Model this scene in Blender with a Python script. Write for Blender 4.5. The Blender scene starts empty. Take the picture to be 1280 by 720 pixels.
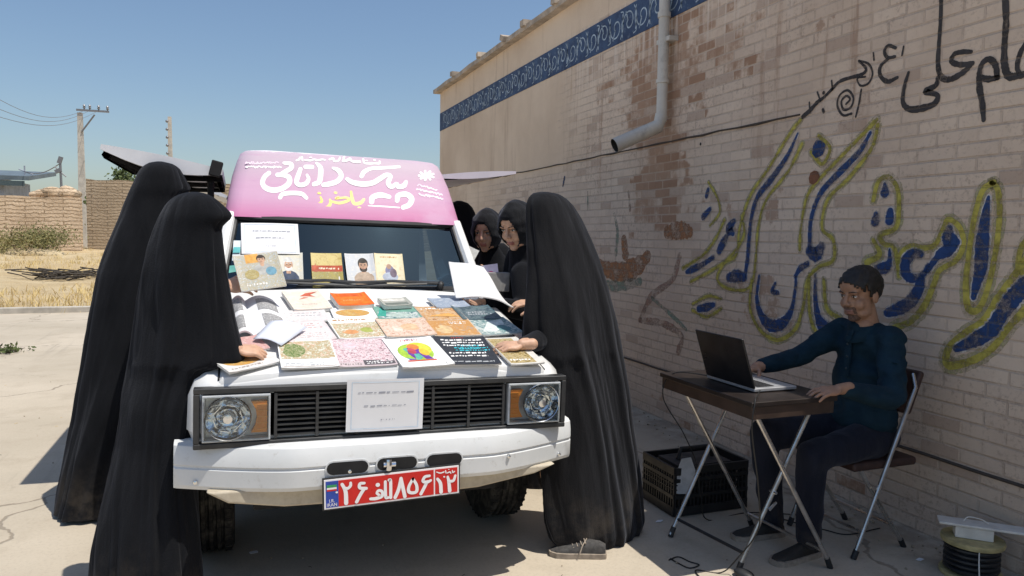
import bpy, bmesh, math, random
import numpy as np
from mathutils import Vector, Matrix, noise

random.seed(7); np.random.seed(7)
SC = bpy.context.scene
COL = SC.collection
PI = math.pi

# ------------------------------------------------------------------ camera
F_PX, HC = 920.0, 1.5
YAW, PITCH, ROLL = math.radians(20.63), math.radians(4.07), math.radians(0.8)
def _basis():
    fw = Vector((math.sin(YAW)*math.cos(PITCH), math.cos(YAW)*math.cos(PITCH), -math.sin(PITCH)))
    r = Vector((math.cos(YAW), -math.sin(YAW), 0)); u = r.cross(fw)
    c, s = math.cos(ROLL), math.sin(ROLL)
    return fw, r*c+u*s, u*c-r*s
FW, RT, UP = _basis()
EYE = Vector((0, 0, HC))
def ray(x, y): return FW+RT*((x-640)/F_PX)-UP*((y-360)/F_PX)
def onZ(x, y, z=0.0): d = ray(x, y); return EYE+d*((z-HC)/d.z)
def onX(x, y, X): d = ray(x, y); return EYE+d*(X/d.x)
def onY(x, y, Y): d = ray(x, y); return EYE+d*(Y/d.y)
def onP(x, y, P, n): d = ray(x, y); return EYE+d*((Vector(P)-EYE).dot(n)/d.dot(n))

cam = bpy.data.cameras.new('camera'); cam.sensor_width = 36; cam.lens = F_PX/1280*36
cam.clip_start = 0.05; cam.clip_end = 6000
camo = bpy.data.objects.new('camera', cam); COL.objects.link(camo)
camo.matrix_world = Matrix(((RT.x, UP.x, -FW.x, 0), (RT.y, UP.y, -FW.y, 0), (RT.z, UP.z, -FW.z, HC), (0, 0, 0, 1)))
SC.camera = camo

# ------------------------------------------------------------------ sky, sun, exposure
SUN = Vector((0.28, -0.27, 1.0)).normalized()
w = bpy.data.worlds.new('World'); SC.world = w; w.use_nodes = True
nt = w.node_tree; nt.nodes.clear()
sky = nt.nodes.new('ShaderNodeTexSky'); sky.sky_type = 'NISHITA'; sky.sun_disc = False
sky.sun_elevation = math.asin(SUN.z); sky.sun_rotation = math.atan2(SUN.x, SUN.y)
sky.altitude = 300; sky.air_density = 1.2; sky.dust_density = 1.5; sky.ozone_density = 3.8
bg = nt.nodes.new('ShaderNodeBackground'); bg.inputs['Strength'].default_value = 0.118
wo = nt.nodes.new('ShaderNodeOutputWorld')
nt.links.new(sky.outputs[0], bg.inputs[0]); nt.links.new(bg.outputs[0], wo.inputs[0])
sl = bpy.data.lights.new('sun', 'SUN'); sl.energy = 4.6; sl.angle = math.radians(0.5); sl.color = (1.0, 0.95, 0.86)
so = bpy.data.objects.new('sun', sl); COL.objects.link(so)
so.rotation_euler = SUN.to_track_quat('Z', 'Y').to_euler(); so.location = (3, -6, 12)
SC.view_settings.view_transform = 'Standard'; SC.view_settings.look = 'None'
SC.view_settings.gamma = 1; SC.view_settings.use_curve_mapping = False
SC.view_settings.exposure = 0.0
SC.cycles.max_bounces = 8

# ------------------------------------------------------------------ materials
class NT:
    def __init__(s, name):
        s.m = bpy.data.materials.new(name); s.m.use_nodes = True
        s.t = s.m.node_tree; s.n = s.t.nodes; s.p = s.n['Principled BSDF']
        s.pos = None
    def node(s, typ, **kw):
        o = s.n.new('ShaderNode'+typ)
        for k, v in kw.items(): setattr(o, k, v)
        return o
    def put(s, inp, v):
        if hasattr(v, 'is_output') or isinstance(v, bpy.types.NodeSocket): s.t.links.new(v, inp)
        else: inp.default_value = v
    def P(s):
        if s.pos is None: s.pos = s.node('NewGeometry').outputs['Position']
        return s.pos
    def obj(s): return s.node('TexCoord').outputs['Object']
    def math(s, op, a, b=0.0, c=None, clamp=False):
        o = s.node('Math', operation=op); o.use_clamp = clamp
        s.put(o.inputs[0], a); s.put(o.inputs[1], b)
        if c is not None: s.put(o.inputs[2], c)
        return o.outputs[0]
    def noise(s, scale, detail=4, rough=0.55, vec=None, dist=0.0):
        o = s.node('TexNoise'); o.inputs['Scale'].default_value = scale; o.inputs['Detail'].default_value = detail
        o.inputs['Roughness'].default_value = rough; o.inputs['Distortion'].default_value = dist
        s.put(o.inputs['Vector'], vec if vec is not None else s.P()); return o.outputs['Fac']
    def scaled(s, vec, sc):
        o = s.node('Mapping'); s.put(o.inputs['Vector'], vec); o.inputs['Scale'].default_value = sc; return o.outputs[0]
    def ramp(s, fac, lo, hi, a=0.0, b=1.0):
        o = s.node('MapRange'); o.clamp = True; o.interpolation_type = 'SMOOTHSTEP'
        s.put(o.inputs[0], fac); s.put(o.inputs[1], lo); s.put(o.inputs[2], hi); s.put(o.inputs[3], a); s.put(o.inputs[4], b)
        return o.outputs[0]
    def mix(s, fac, a, b, mode='MIX'):
        o = s.node('Mix', data_type='RGBA', blend_type=mode)
        s.put(o.inputs[0], fac); s.put(o.inputs[6], rgba(a)); s.put(o.inputs[7], rgba(b)); return o.outputs[2]
    def bump(s, h, strength=0.4, dist=0.01, prev=None):
        o = s.node('Bump'); o.inputs['Strength'].default_value = strength; o.inputs['Distance'].default_value = dist
        s.put(o.inputs['Height'], h)
        if prev is not None: s.put(o.inputs['Normal'], prev)
        return o.outputs[0]
    def out(s, color=None, rough=None, metal=None, normal=None, spec=None, alpha=None):
        for k, v in (('Base Color', rgba(color) if color is not None else None), ('Roughness', rough), ('Metallic', metal), ('Normal', normal), ('Specular IOR Level', spec), ('Alpha', alpha)):
            if v is not None: s.put(s.p.inputs[k], v)
        return s.m
def rgba(c):
    if isinstance(c, (tuple, list)) and len(c) == 3: return (c[0], c[1], c[2], 1)
    return c
_cache = {}
def flat(c, rough=0.5, metal=0.0, var=0.12, scale=30, bump=0.0, spec=0.5):
    """a plain painted / moulded surface with a little uneven wear"""
    k = (tuple(round(x, 4) for x in c), rough, metal, var, scale, bump, spec)
    if k in _cache: return _cache[k]
    t = NT('surface'); n = t.noise(scale, 5)
    col = t.mix(t.ramp(n, 0.3, 0.7), tuple(x*(1-var) for x in c), tuple(min(1, x*(1+var)) for x in c))
    nb = t.bump(t.noise(scale*4, 3), bump, 0.003) if bump else None
    _cache[k] = t.out(col, t.ramp(t.noise(scale*0.6, 3), 0.3, 0.7, max(0.02, rough-0.08), min(1, rough+0.08)), metal, nb, spec)
    return _cache[k]

# ------------------------------------------------------------------ mesh builder
class MB:
    def __init__(s): s.v = []; s.f = []; s.mi = []; s.mats = []
    def mat(s, m):
        if m not in s.mats: s.mats.append(m)
        return s.mats.index(m)
    def add(s, vs, fs, m=None):
        b = len(s.v); s.v += [Vector(x) for x in vs]; i = s.mat(m) if m is not None else 0
        for f in fs: s.f.append([b+k for k in f]); s.mi.append(i)
    def box(s, c, size, rot=None, m=None):
        c = Vector(c); h = Vector(size)/2; R = rot or Matrix.Identity(3)
        vs = [c+R@Vector((sx*h.x, sy*h.y, sz*h.z)) for sx in (-1, 1) for sy in (-1, 1) for sz in (-1, 1)]
        s.add(vs, BOXF, m)
    def hexa(s, vs, m=None): s.add(vs, BOXF, m)
    def prism(s, poly, o, u, v, depth, m=None, side=None):
        """2D outline in the frame (o,u,v), pushed along -n (n = u x v)"""
        o, u, v = Vector(o), Vector(u), Vector(v); n = u.cross(v).normalized()
        a = [o+u*x+v*y for x, y in poly]; k = len(a)
        if depth == 0: s.add(a, [list(range(k))], m); return
        s.add(a+[p-n*depth for p in a], [list(range(k)), list(range(2*k-1, k-1, -1))]+[[i, k+i, k+(i+1) % k, (i+1) % k] for i in range(k)], m)
    def tube(s, pts, r, n=8, m=None, caps=True, flat=1.0):
        pts = [Vector(p) for p in pts]; k = len(pts)
        rs = r if isinstance(r, (list, tuple)) else [r]*k
        t0 = (pts[1]-pts[0]).normalized(); up = Vector((0, 0, 1)) if abs(t0.z) < 0.9 else Vector((1, 0, 0))
        x = t0.cross(up).normalized(); vs = []
        for i in range(k):
            t = (pts[min(i+1, k-1)]-pts[max(i-1, 0)]).normalized()
            x = (x-t*x.dot(t)).normalized(); y = t.cross(x)
            for j in range(n):
                a = 2*PI*j/n; vs.append(pts[i]+(x*math.cos(a)+y*math.sin(a)*flat)*rs[i])
        fs = [[i*n+j, i*n+(j+1) % n, (i+1)*n+(j+1) % n, (i+1)*n+j] for i in range(k-1) for j in range(n)]
        if caps: fs += [list(range(n-1, -1, -1)), [(k-1)*n+j for j in range(n)]]
        s.add(vs, fs, m)
    def rings(s, rs, m=None, caps=(True, True), closed=True):
        n = len(rs[0]); vs = [p for r in rs for p in r]
        fs = [[i*n+j, i*n+(j+1) % n, (i+1)*n+(j+1) % n, (i+1)*n+j] for i in range(len(rs)-1) for j in range(n if closed else n-1)]
        if caps[0]: fs.append(list(range(n-1, -1, -1)))
        if caps[1]: fs.append([(len(rs)-1)*n+j for j in range(n)])
        s.add(vs, fs, m)
    def ell(s, c, r, rot=None, m=None, nu=20, nv=12):
        c = Vector(c); R = rot or Matrix.Identity(3); rs = []
        r = Vector((r, r, r)) if isinstance(r, (int, float)) else Vector(r)
        for i in range(1, nv):
            a = PI*i/nv
            rs.append([c+R@Vector((r.x*math.sin(a)*math.cos(2*PI*j/nu), r.y*math.sin(a)*math.sin(2*PI*j/nu), -r.z*math.cos(a))) for j in range(nu)])
        b = len(s.v); s.rings(rs, m, (False, False)); e = len(s.v)
        s.add([c+R@Vector((0, 0, -r.z)), c+R@Vector((0, 0, r.z))], [], m)
        i = s.mat(m) if m is not None else 0
        for j in range(nu):
            s.f.append([e, b+(j+1) % nu, b+j]); s.mi.append(i)
            s.f.append([e+1, e-nu+j, e-nu+(j+1) % nu]); s.mi.append(i)
    def cap(s, a, b, ra, rb=None, m=None, n=14):
        rb = ra if rb is None else rb
        s.tube([a, b], [ra, rb], n, m); s.ell(a, ra, None, m, n, 8); s.ell(b, rb, None, m, n, 8)
    def lathe(s, prof, o, axis=(0, 0, 1), n=24, m=None, caps=(True, True)):
        ax = Vector(axis).normalized(); x = ax.orthogonal().normalized(); y = ax.cross(x); o = Vector(o)
        s.rings([[o+ax*z+(x*math.cos(2*PI*j/n)+y*math.sin(2*PI*j/n))*max(r, 1e-4) for j in range(n)] for r, z in prof], m, caps)
    def xf(s, M, start=0):
        for i in range(start, len(s.v)): s.v[i] = M@s.v[i]
        return s
    def join(s, o):
        b = len(s.v); s.v += o.v
        for f, i in zip(o.f, o.mi): s.f.append([b+k for k in f]); s.mi.append(s.mat(o.mats[i]) if o.mats else 0)
        return s
    def build(s, name, m=None, parent=None, smooth=35, bevel=0, seg=2, world=None):
        me = bpy.data.meshes.new(name)
        Mw = world or Matrix.Identity(4)
        inv = parent_world(parent).inverted() if parent else Matrix.Identity(4)
        T = inv@Mw
        me.from_pydata([T@p for p in s.v], [], s.f)
        if m is not None and not s.mats: me.materials.append(m)
        else:
            for x in s.mats: me.materials.append(x)
            me.polygons.foreach_set('material_index', s.mi)
        me.update()
        if smooth:
            me.polygons.foreach_set('use_smooth', [True]*len(me.polygons))
            me.set_sharp_from_angle(angle=math.radians(smooth))
        o = bpy.data.objects.new(name, me); COL.objects.link(o)
        if parent: o.parent = parent
        if bevel:
            b = o.modifiers.new('bevel', 'BEVEL'); b.width = bevel; b.segments = seg; b.limit_method = 'ANGLE'; b.angle_limit = math.radians(40)
            b.harden_normals = True
        return o
BOXF = [[0, 1, 3, 2], [4, 6, 7, 5], [0, 4, 5, 1], [2, 3, 7, 6], [0, 2, 6, 4], [1, 5, 7, 3]]
def parent_world(p):
    M = Matrix.Identity(4)
    while p is not None: M = Matrix.Translation(p.location)@M; p = p.parent
    return M
def tag(o, label=None, cat=None, group=None, kind=None):
    for k, v in (('label', label), ('category', cat), ('group', group), ('kind', kind)):
        if v: o[k] = v
    return o
def thing(name, label, cat, loc, group=None):
    o = bpy.data.objects.new(name, None); COL.objects.link(o); o.location = loc; o.empty_display_size = 0.1
    return tag(o, label, cat, group)

def catmull(pts, n=8):
    """smooth curve through tuples of any length"""
    P = [np.array(p, float) for p in pts]
    if len(P) == 2: return [tuple(P[0]+(P[1]-P[0])*i/n) for i in range(n+1)]
    out = []
    for i in range(len(P)-1):
        a = P[i-1] if i else 2*P[0]-P[1]; b, c = P[i], P[i+1]
        d = P[i+2] if i+2 < len(P) else 2*P[-1]-P[-2]
        for k in range(n):
            t = k/n
            out.append(tuple(0.5*((2*b)+(c-a)*t+(2*a-5*b+4*c-d)*t*t+(3*b-a-3*c+d)*t**3)))
    out.append(tuple(P[-1])); return out
def stroke(mb, pts, to3d, m, n=7, extra=0.0, jit=0.0, cap=True, seed=0):
    """brush stroke: pts = (x, y, width) in a flat frame, mapped by to3d; extra widens it (halo)"""
    c = catmull(pts, n); L = []; R = []
    rnd = random.Random(seed)
    k = len(c)
    for i, (x, y, wd) in enumerate(c):
        x0, y0, _ = c[max(i-1, 0)]; x1, y1, _ = c[min(i+1, k-1)]
        dx, dy = x1-x0, y1-y0; l = math.hypot(dx, dy) or 1
        h = abs(wd)/2+extra
        h *= 1+rnd.uniform(-jit, jit)
        L.append((x-dy/l*h, y+dx/l*h)); R.append((x+dy/l*h, y-dx/l*h))
    def capp(i, sg):
        x, y, wd = c[i]; x0, y0, _ = c[max(i-1, 0)]; x1, y1, _ = c[min(i+1, k-1)]
        a0 = math.atan2(y1-y0, x1-x0); h = abs(wd)/2+extra
        return [(x+math.cos(a0+sg*PI/2+t)*h, y+math.sin(a0+sg*PI/2+t)*h) for t in ([-PI*q/6 for q in range(1, 6)])]
    vs = [to3d(*p) for p in L]+[to3d(*p) for p in R]
    fs = [[i, k+i, k+i+1, i+1] for i in range(k-1)]
    mb.add(vs, fs, m)
    if cap:
        e = capp(k-1, 1); mb.add([to3d(*p) for p in [L[-1]]+e+[R[-1]]], [list(range(len(e)+1, -1, -1))], m)
        e = capp(0, -1); mb.add([to3d(*p) for p in [R[0]]+e+[L[0]]], [list(range(len(e)+1, -1, -1))], m)
def disc2(mb, x, y, rx, ry, to3d, m, n=18, jit=0.0, a0=0.0):
    rnd = random.Random(int(x*999)+int(y*77))
    ps = []
    for i in range(n):
        a = 2*PI*i/n; q = 1+rnd.uniform(-jit, jit); ex, ey = rx*math.cos(a)*q, ry*math.sin(a)*q
        ps.append((x+ex*math.cos(a0)-ey*math.sin(a0), y+ex*math.sin(a0)+ey*math.cos(a0)))
    mb.add([to3d(*p) for p in ps], [list(range(n))], m)
def voxel(mb, size, smooth=6):
    """one continuous skin around overlapping shapes"""
    me = bpy.data.meshes.new('tmp'); me.from_pydata(mb.v, [], mb.f); me.update()
    o = bpy.data.objects.new('tmp', me); COL.objects.link(o)
    r = o.modifiers.new('r', 'REMESH'); r.mode = 'VOXEL'; r.voxel_size = size
    s = o.modifiers.new('s', 'SMOOTH'); s.iterations = smooth; s.factor = 0.5
    dg = bpy.context.evaluated_depsgraph_get(); ev = o.evaluated_get(dg); em = ev.to_mesh()
    out = MB(); out.v = [v.co.copy() for v in em.vertices]; out.f = [list(p.vertices) for p in em.polygons]; out.mi = [0]*len(out.f)
    ev.to_mesh_clear(); bpy.data.objects.remove(o); bpy.data.meshes.remove(me)
    return out
# ================================================================== SETTING
# ---- ground
def mat_concrete():
    t = NT('concrete'); P = t.P()
    big = t.noise(0.35, 5, 0.6); mid = t.noise(3.2, 6, 0.65); fine = t.noise(60, 4, 0.7)
    c = t.mix(t.ramp(big, 0.3, 0.7), (0.42, 0.365, 0.285), (0.54, 0.47, 0.375))
    c = t.mix(t.math('MULTIPLY', t.ramp(mid, 0.45, 0.75), 0.55), c, (0.36, 0.305, 0.235))
    c = t.mix(t.math('MULTIPLY', t.ramp(fine, 0.45, 0.75), 0.35), c, (0.30, 0.26, 0.21))
    # oil and tyre stains
    st = t.ramp(t.noise(1.3, 7, 0.7, dist=0.6), 0.6, 0.74)
    c = t.mix(t.math('MULTIPLY', st, 0.6), c, (0.25, 0.215, 0.17))
    sep = t.node('SeparateXYZ'); t.put(sep.inputs[0], P)
    # wandering cracks and slab joints
    v = t.node('TexVoronoi', feature='DISTANCE_TO_EDGE'); v.inputs['Scale'].default_value = 0.33
    dv = t.node('VectorMath', operation='ADD'); nz = t.node('TexNoise'); nz.inputs['Scale'].default_value = 2.0; nz.inputs['Detail'].default_value = 5
    t.put(nz.inputs['Vector'], P); sc = t.node('VectorMath', operation='SCALE'); t.put(sc.inputs[0], nz.outputs['Color']); sc.inputs['Scale'].default_value = 0.5
    t.put(dv.inputs[0], P); t.put(dv.inputs[1], sc.outputs[0]); t.put(v.inputs['Vector'], dv.outputs[0])
    crack = t.ramp(v.outputs['Distance'], 0.0015, 0.005, 1, 0)
    c = t.mix(t.math('MULTIPLY', crack, 0.6), c, (0.16, 0.13, 0.10))
    dirt = t.math('MULTIPLY', t.ramp(sep.outputs[0], 2.75, 3.25), t.ramp(t.noise(4.5, 6, .7), .36, .60)); c = t.mix(t.math('MULTIPLY', dirt, .65), c, (.21, .165, .12))
    tr = t.math('MULTIPLY', t.ramp(t.noise(1, 5, .65, t.scaled(P, (5.0, .35, 1))), .56, .70), t.ramp(t.noise(.5, 3), .4, .6)); c = t.mix(t.math('MULTIPLY', tr, .55), c, (.27, .235, .19))
    h = t.math('ADD', t.math('MULTIPLY', mid, 0.6), t.math('ADD', t.math('MULTIPLY', fine, 0.5), t.math('MULTIPLY', crack, -1.0)))
    return t.out(c, t.ramp(mid, 0.3, 0.7, 0.8, 0.95), 0, t.bump(h, 0.45, 0.008), 0.25)
def mat_dirt():
    t = NT('dirt')
    c = t.mix(t.ramp(t.noise(0.5, 6, 0.65), 0.35, 0.68), (0.50, 0.38, 0.22), (0.58, 0.47, 0.30))
    c = t.mix(t.math('MULTIPLY', t.ramp(t.noise(4, 6, 0.7), 0.5, 0.72), 0.6), c, (0.28, 0.21, 0.12))
    c = t.mix(t.math('MULTIPLY', t.ramp(t.noise(40, 4, 0.7), 0.5, 0.8), 0.5), c, (0.20, 0.155, 0.095))
    return t.out(c, 0.95, 0, t.bump(t.noise(12, 8, 0.75), 0.9, 0.06), 0.1)
M_DIRT = mat_dirt(); M_CONC = mat_concrete()
def sheet(name, x0, x1, y0, y1, z, m, nx=1, ny=1, fz=None):
    b = MB(); vs = []
    for j in range(ny+1):
        for i in range(nx+1):
            x = x0+(x1-x0)*i/nx; y = y0+(y1-y0)*j/ny; vs.append((x, y, z+(fz(x, y) if fz else 0)))
    b.add(vs, [[j*(nx+1)+i, j*(nx+1)+i+1, (j+1)*(nx+1)+i+1, (j+1)*(nx+1)+i] for j in range(ny) for i in range(nx)], m)
    return tag(b.build(name, None, None, 60), kind='structure')
sheet('ground', -3000, 3000, -800, 5000, -0.05, M_DIRT)
sheet('concrete_yard', -30, 60, -25, 15.2, 0.0, M_CONC)
def fieldz(x, y):
    e = min(1, max(0, (y-15.2)/2.5))
    n = noise.noise(Vector((x*0.35, y*0.35, 3)))*0.13+noise.noise(Vector((x*1.4, y*1.4, 9)))*0.05
    return e*(0.05+n+0.012*(y-15.2)) + (0 if y > 15.25 else -0.04)
sheet('dirt_field', -45, 30, 15.2, 49, 0.0, M_DIRT, 220, 110, fieldz)
b = MB(); b.box((15, 15.28, 0.02), (90, 0.16, 0.17), None, flat((0.45, 0.41, 0.35), 0.9, 0, 0.2, 5, 0.4)); tag(b.build('kerb', None, None, 30, 0.015), kind='structure')
# ---- far hills
t = NT('hill_rock'); t.out(t.mix(t.noise(0.01, 6), (0.33, 0.34, 0.40), (0.40, 0.41, 0.47)), 1.0, spec=0.0); M_HILL = t.m  # distance haze is put into the bluish-grey hill colour
b = MB(); r0 = []; r1 = []; r2 = []
for i in range(121):
    a = -0.75+1.3*i/120; d = 2600
    h = 14+85*max(0, noise.fractal(Vector((a*4.5, 2.2, 0)), 0.9, 2.1, 5)+0.38)+30*math.exp(-((a+0.185)/0.2)**2)
    r0.append((math.sin(a)*d, math.cos(a)*d, -5)); r1.append((math.sin(a)*(d+200), math.cos(a)*(d+200), h*0.62)); r2.append((math.sin(a)*(d+420), math.cos(a)*(d+420), h))
r3 = [(x*1.4, y*1.4, -5) for x, y, z in r0]
b.rings([[Vector(p) for p in r] for r in (r0, r1, r2, r3)], M_HILL, (False, False), False)
tag(b.build('hills', None, None, 80), kind='structure')

# ---- dry grass and weeds on the field (uncountable)
def blades(b, spots, m, hmin, hmax, wd, rnd, lean=0.5):
    for (x, y, z, n, rad) in spots:
        for _ in range(n):
            a = rnd.uniform(0, 2*PI); r = rad*math.sqrt(rnd.random()); px, py = x+r*math.cos(a), y+r*math.sin(a)
            h = rnd.uniform(hmin, hmax); d = rnd.uniform(0, 2*PI); l = h*lean*rnd.random(); wv = rnd.uniform(0, PI)
            wx, wy = math.cos(wv)*wd, math.sin(wv)*wd
            p1 = Vector((px+math.cos(d)*l*0.35, py+math.sin(d)*l*0.35, z+h*0.6)); p2 = Vector((px+math.cos(d)*l, py+math.sin(d)*l, z+h))
            o = Vector((wx, wy, 0))
            b.add([Vector((px, py, z))-o, Vector((px, py, z))+o, p1+o*0.7, p1-o*0.7, p2], [[0, 1, 2, 3], [3, 2, 4]], m)
def leafmat(c1, c2, sc=1.5):
    t = NT('plant'); return t.out(t.mix(t.ramp(t.noise(sc, 3), 0.3, 0.7), c1, c2), 0.8, spec=0.15)
M_STRAW = leafmat((0.58, 0.43, 0.18), (0.70, 0.55, 0.28)); M_OLIVE = leafmat((0.16, 0.15, 0.06), (0.27, 0.23, 0.10), 3)
M_OLIVE2 = leafmat((0.12, 0.125, 0.05), (0.22, 0.20, 0.09), 3); M_LEAF = leafmat((0.06, 0.085, 0.03), (0.12, 0.14, 0.055), 2.5); M_DARK = flat((0.06, 0.05, 0.04), 0.9)
rnd = random.Random(3); b = MB(); spots = []
while len(spots) < 1500:
    y = 15.4+32*rnd.random()**1.3; x = rnd.uniform(-0.52*y, 0.1*y)
    if noise.noise(Vector((x*0.25, y*0.16, 7))) < -0.12: continue
    spots.append((x, y, fieldz(x, y)-0.01, 9, rnd.uniform(0.12, 0.4)))
blades(b, spots, M_STRAW, 0.06, 0.24, 0.008, rnd, 1.3)
tag(b.build('dry_grass', None, None, 0), 'dry yellow grass growing over the dirt field', None, None, 'stuff')

def shrub(x, y, h, rad, m, label, cat='bush', n=2600, group=None, name='shrub'):
    z = fieldz(x, y) if 15 < y < 49 else 0
    t_ = thing(name, label, cat, (x, y, z), group); rd = random.Random(int(x*100))
    f = MB(); s = MB()
    for k in range(14):
        a = rd.uniform(0, 2*PI); e = Vector((x+math.cos(a)*rad*rd.random(), y+math.sin(a)*rad*rd.random(), z+h*rd.uniform(0.5, 0.95)))
        s.tube([(x, y, z-0.02), ((x+e.x)/2, (y+e.y)/2, z+h*0.4), e], [0.012, 0.008, 0.003], 5, M_DARK)
        for _ in range(n//14):
            c = e+Vector((rd.gauss(0, rad*0.32), rd.gauss(0, rad*0.32), rd.gauss(-h*0.12, h*0.2)))
            if c.z < z+0.02: c.z = z+rd.uniform(0.02, 0.2)*h
            u = Vector((rd.gauss(0, 1), rd.gauss(0, 1), rd.gauss(0, 1))).normalized(); v = u.orthogonal().normalized(); q = rd.uniform(0.03, 0.07)*(0.6+h*0.5)
            f.add([c-u*q, c+v*q*0.4, c+u*q, c-v*q*0.4], [[0, 1, 2, 3]], m)
    s.build('stem', None, t_); f.build('foliage', None, t_, 0); return t_
p = onZ(47, 312, 0.3); shrub(-9.9, 38.5, .95, 1.7, M_OLIVE, 'lower olive bush, left one of two beside the mud brick wall')
shrub(-8.3, 39.0, 1.15, 1.25, M_OLIVE2, 'taller bush, right one of two beside the mud brick wall')
q = onZ(14, 441); shrub(q.x, q.y, 0.09, 0.22, M_LEAF, 'tiny green weed growing from the concrete yard', 'weed', 110, name='weed')
# heap of burnt branches
q = onZ(82, 347, 0.15); t_ = thing('branch_pile', 'dark heap of burnt dead branches on the dry grass', 'branches', (q.x, q.y, fieldz(q.x, q.y)))
b = MB(); rd = random.Random(5)
for k in range(70):
    a = rd.gauss(0, 0.5); c = Vector((q.x+rd.gauss(0, 0.55), q.y+rd.gauss(0, 0.3), fieldz(q.x, q.y)+rd.uniform(0.02, 0.24))); L = rd.uniform(0.2, 0.55)
    d = Vector((math.cos(a), math.sin(a), rd.uniform(-0.25, 0.25)))*L
    b.tube([c-d, c+Vector((0, 0, rd.uniform(0, 0.06))), c+d], [0.02, 0.016, 0.006], 5, M_DARK)
b.build('branches', None, t_)
# mound of earth
q = onZ(38, 322, 0.2); b = MB(); b.ell((q.x, q.y, fieldz(q.x, q.y)), (1.5, 0.8, 0.3), None, M_DIRT, 24, 12)
for i, v in enumerate(b.v): b.v[i] = v+Vector((0, 0, 0.08*noise.noise(v*3)))
tag(b.build('earth_mound', None, None, 60), 'low mound of bare earth in the dry field', 'mound')

# ---- mud brick walls at the back
def mat_mudbrick(c1, c2, mort, row, wd, rough=0.5):
    t = NT('mud_brick'); sep = t.node('SeparateXYZ'); t.put(sep.inputs[0], t.P())
    cb = t.node('CombineXYZ'); wob = t.math('MULTIPLY', t.math('SUBTRACT', t.noise(1.6, 6, .7), 0.5), 0.34)
    t.put(cb.inputs[0], t.math('ADD', sep.outputs[0], sep.outputs[1])); t.put(cb.inputs[1], t.math('ADD', sep.outputs[2], wob))
    br = t.node('TexBrick'); br.inputs['Scale'].default_value = 1; br.inputs['Mortar Size'].default_value = row*0.13
    br.inputs['Brick Width'].default_value = wd; br.inputs['Row Height'].default_value = row; br.inputs['Mortar Smooth'].default_value = 0.5
    br.inputs['Color1'].default_value = rgba(c1); br.inputs['Color2'].default_value = rgba(c2); br.inputs['Mortar'].default_value = rgba(mort)
    t.put(br.inputs['Vector'], cb.outputs[0])
    c = t.mix(t.math('MULTIPLY', t.ramp(t.noise(0.8, 6, 0.65), 0.4, 0.7), 0.5), br.outputs['Color'], mort)
    h = t.math('ADD', t.math('MULTIPLY', br.outputs['Fac'], -1), t.math('MULTIPLY', t.noise(9, 5, 0.7), 0.7))
    return t.out(c, 0.95, 0, t.bump(h, 1.0, 0.09), 0.1)
M_MUD1 = mat_mudbrick((0.76, 0.59, 0.42), (0.68, 0.525, 0.375), (0.44, 0.32, 0.21), 0.19, 1.7)
M_MUD2 = mat_mudbrick((0.50, 0.40, 0.29), (0.43, 0.34, 0.24), (0.32, 0.245, 0.17), 0.16, 1.5)
WY = 44.0
def ragged(name, x0, x1, y, ztop, m, label, amp, th=0.55, ch=0.5):
    b = MB(); n = int((x1-x0)/ch); rs = []
    for i in range(n+1):
        x = x0+(x1-x0)*i/n; z = ztop+amp*noise.noise(Vector((x*0.8, y, 1)))+amp*0.6*noise.noise(Vector((x*2.7, y, 4)))
        rs.append([Vector((x, y, -0.2)), Vector((x, y, z)), Vector((x, y+th, z)), Vector((x, y+th, -0.2))])
    b.rings(rs, m); return tag(b.build(name, None, None, 30), label, 'wall')
c = onY(100, 250, WY)
zl = onY(60, 246, WY).z; ragged('mud_brick_wall', -40, c.x, WY, zl, M_MUD1, 'tan mud brick wall with coarse horizontal courses behind the dry field', 0.08)
zr = onY(180, 226, WY+1.5).z; ragged('mud_brick_wall', c.x+0.04, 14, WY+1.5, zr, M_MUD2, 'greyer taller mud wall joining the tan brick wall behind the women', 0.14)
# rubble on the left wall
rd = random.Random(11); k = 0
for px, py, s in ((52, 238, .42), (60, 233, .5), (66, 238, .6), (75, 240, .5), (84, 236, .62), (90, 240, .5), (44, 241, .32)):
    q = onY(px, py, WY+0.3); b = MB(); b.ell((q.x, WY+0.28, zl+s*0.35), (s*0.9, s*0.4, s*0.55), None, M_MUD2 if k % 2 else M_MUD1, 12, 8)
    for i, v in enumerate(b.v): b.v[i] = v+Vector((noise.noise(v*2.1), noise.noise(v*2.3+Vector((5, 0, 0))), noise.noise(v*1.9+Vector((0, 9, 0)))))*0.2*s
    o = tag(b.build('rubble_lump', None, None, 30), 'lump of broken mud brick on top of the tan wall', 'rubble', 'rubble along the top of the mud brick wall'); k += 1

# ---- far house, poles, lamp, tree
HY = 60.0
q0 = onY(-60, 213, HY); q1 = onY(36, 222, HY); qb = onY(30, 246, HY)
t_ = thing('house', 'low far house with a flat blue grey metal roof behind the tan wall', 'house', ((q0.x+q1.x)/2, HY+4, 0))
M_HW = flat((0.33, 0.36, 0.42), 0.9, 0, .15, 2); M_HR = flat((.13, .165, .19), .6, .1, .2, 1)
b = MB(); b.box(((q0.x+q1.x-1.6)/2, HY+4, q1.z/2-0.1), (q1.x-q0.x-1.6, 7, q1.z), None, M_HW); b.build('wall', None, t_)
rz = q1.z
b = MB(); b.hexa([(q0.x, HY, rz-0.25), (q0.x, HY, rz+0.02), (q0.x, HY+8.5, rz+1.0), (q0.x, HY+8.5, rz+1.25), (q1.x, HY, rz-0.25), (q1.x, HY, rz+0.02), (q1.x, HY+8.5, rz+1.0), (q1.x, HY+8.5, rz+1.25)], M_HR)
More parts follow.
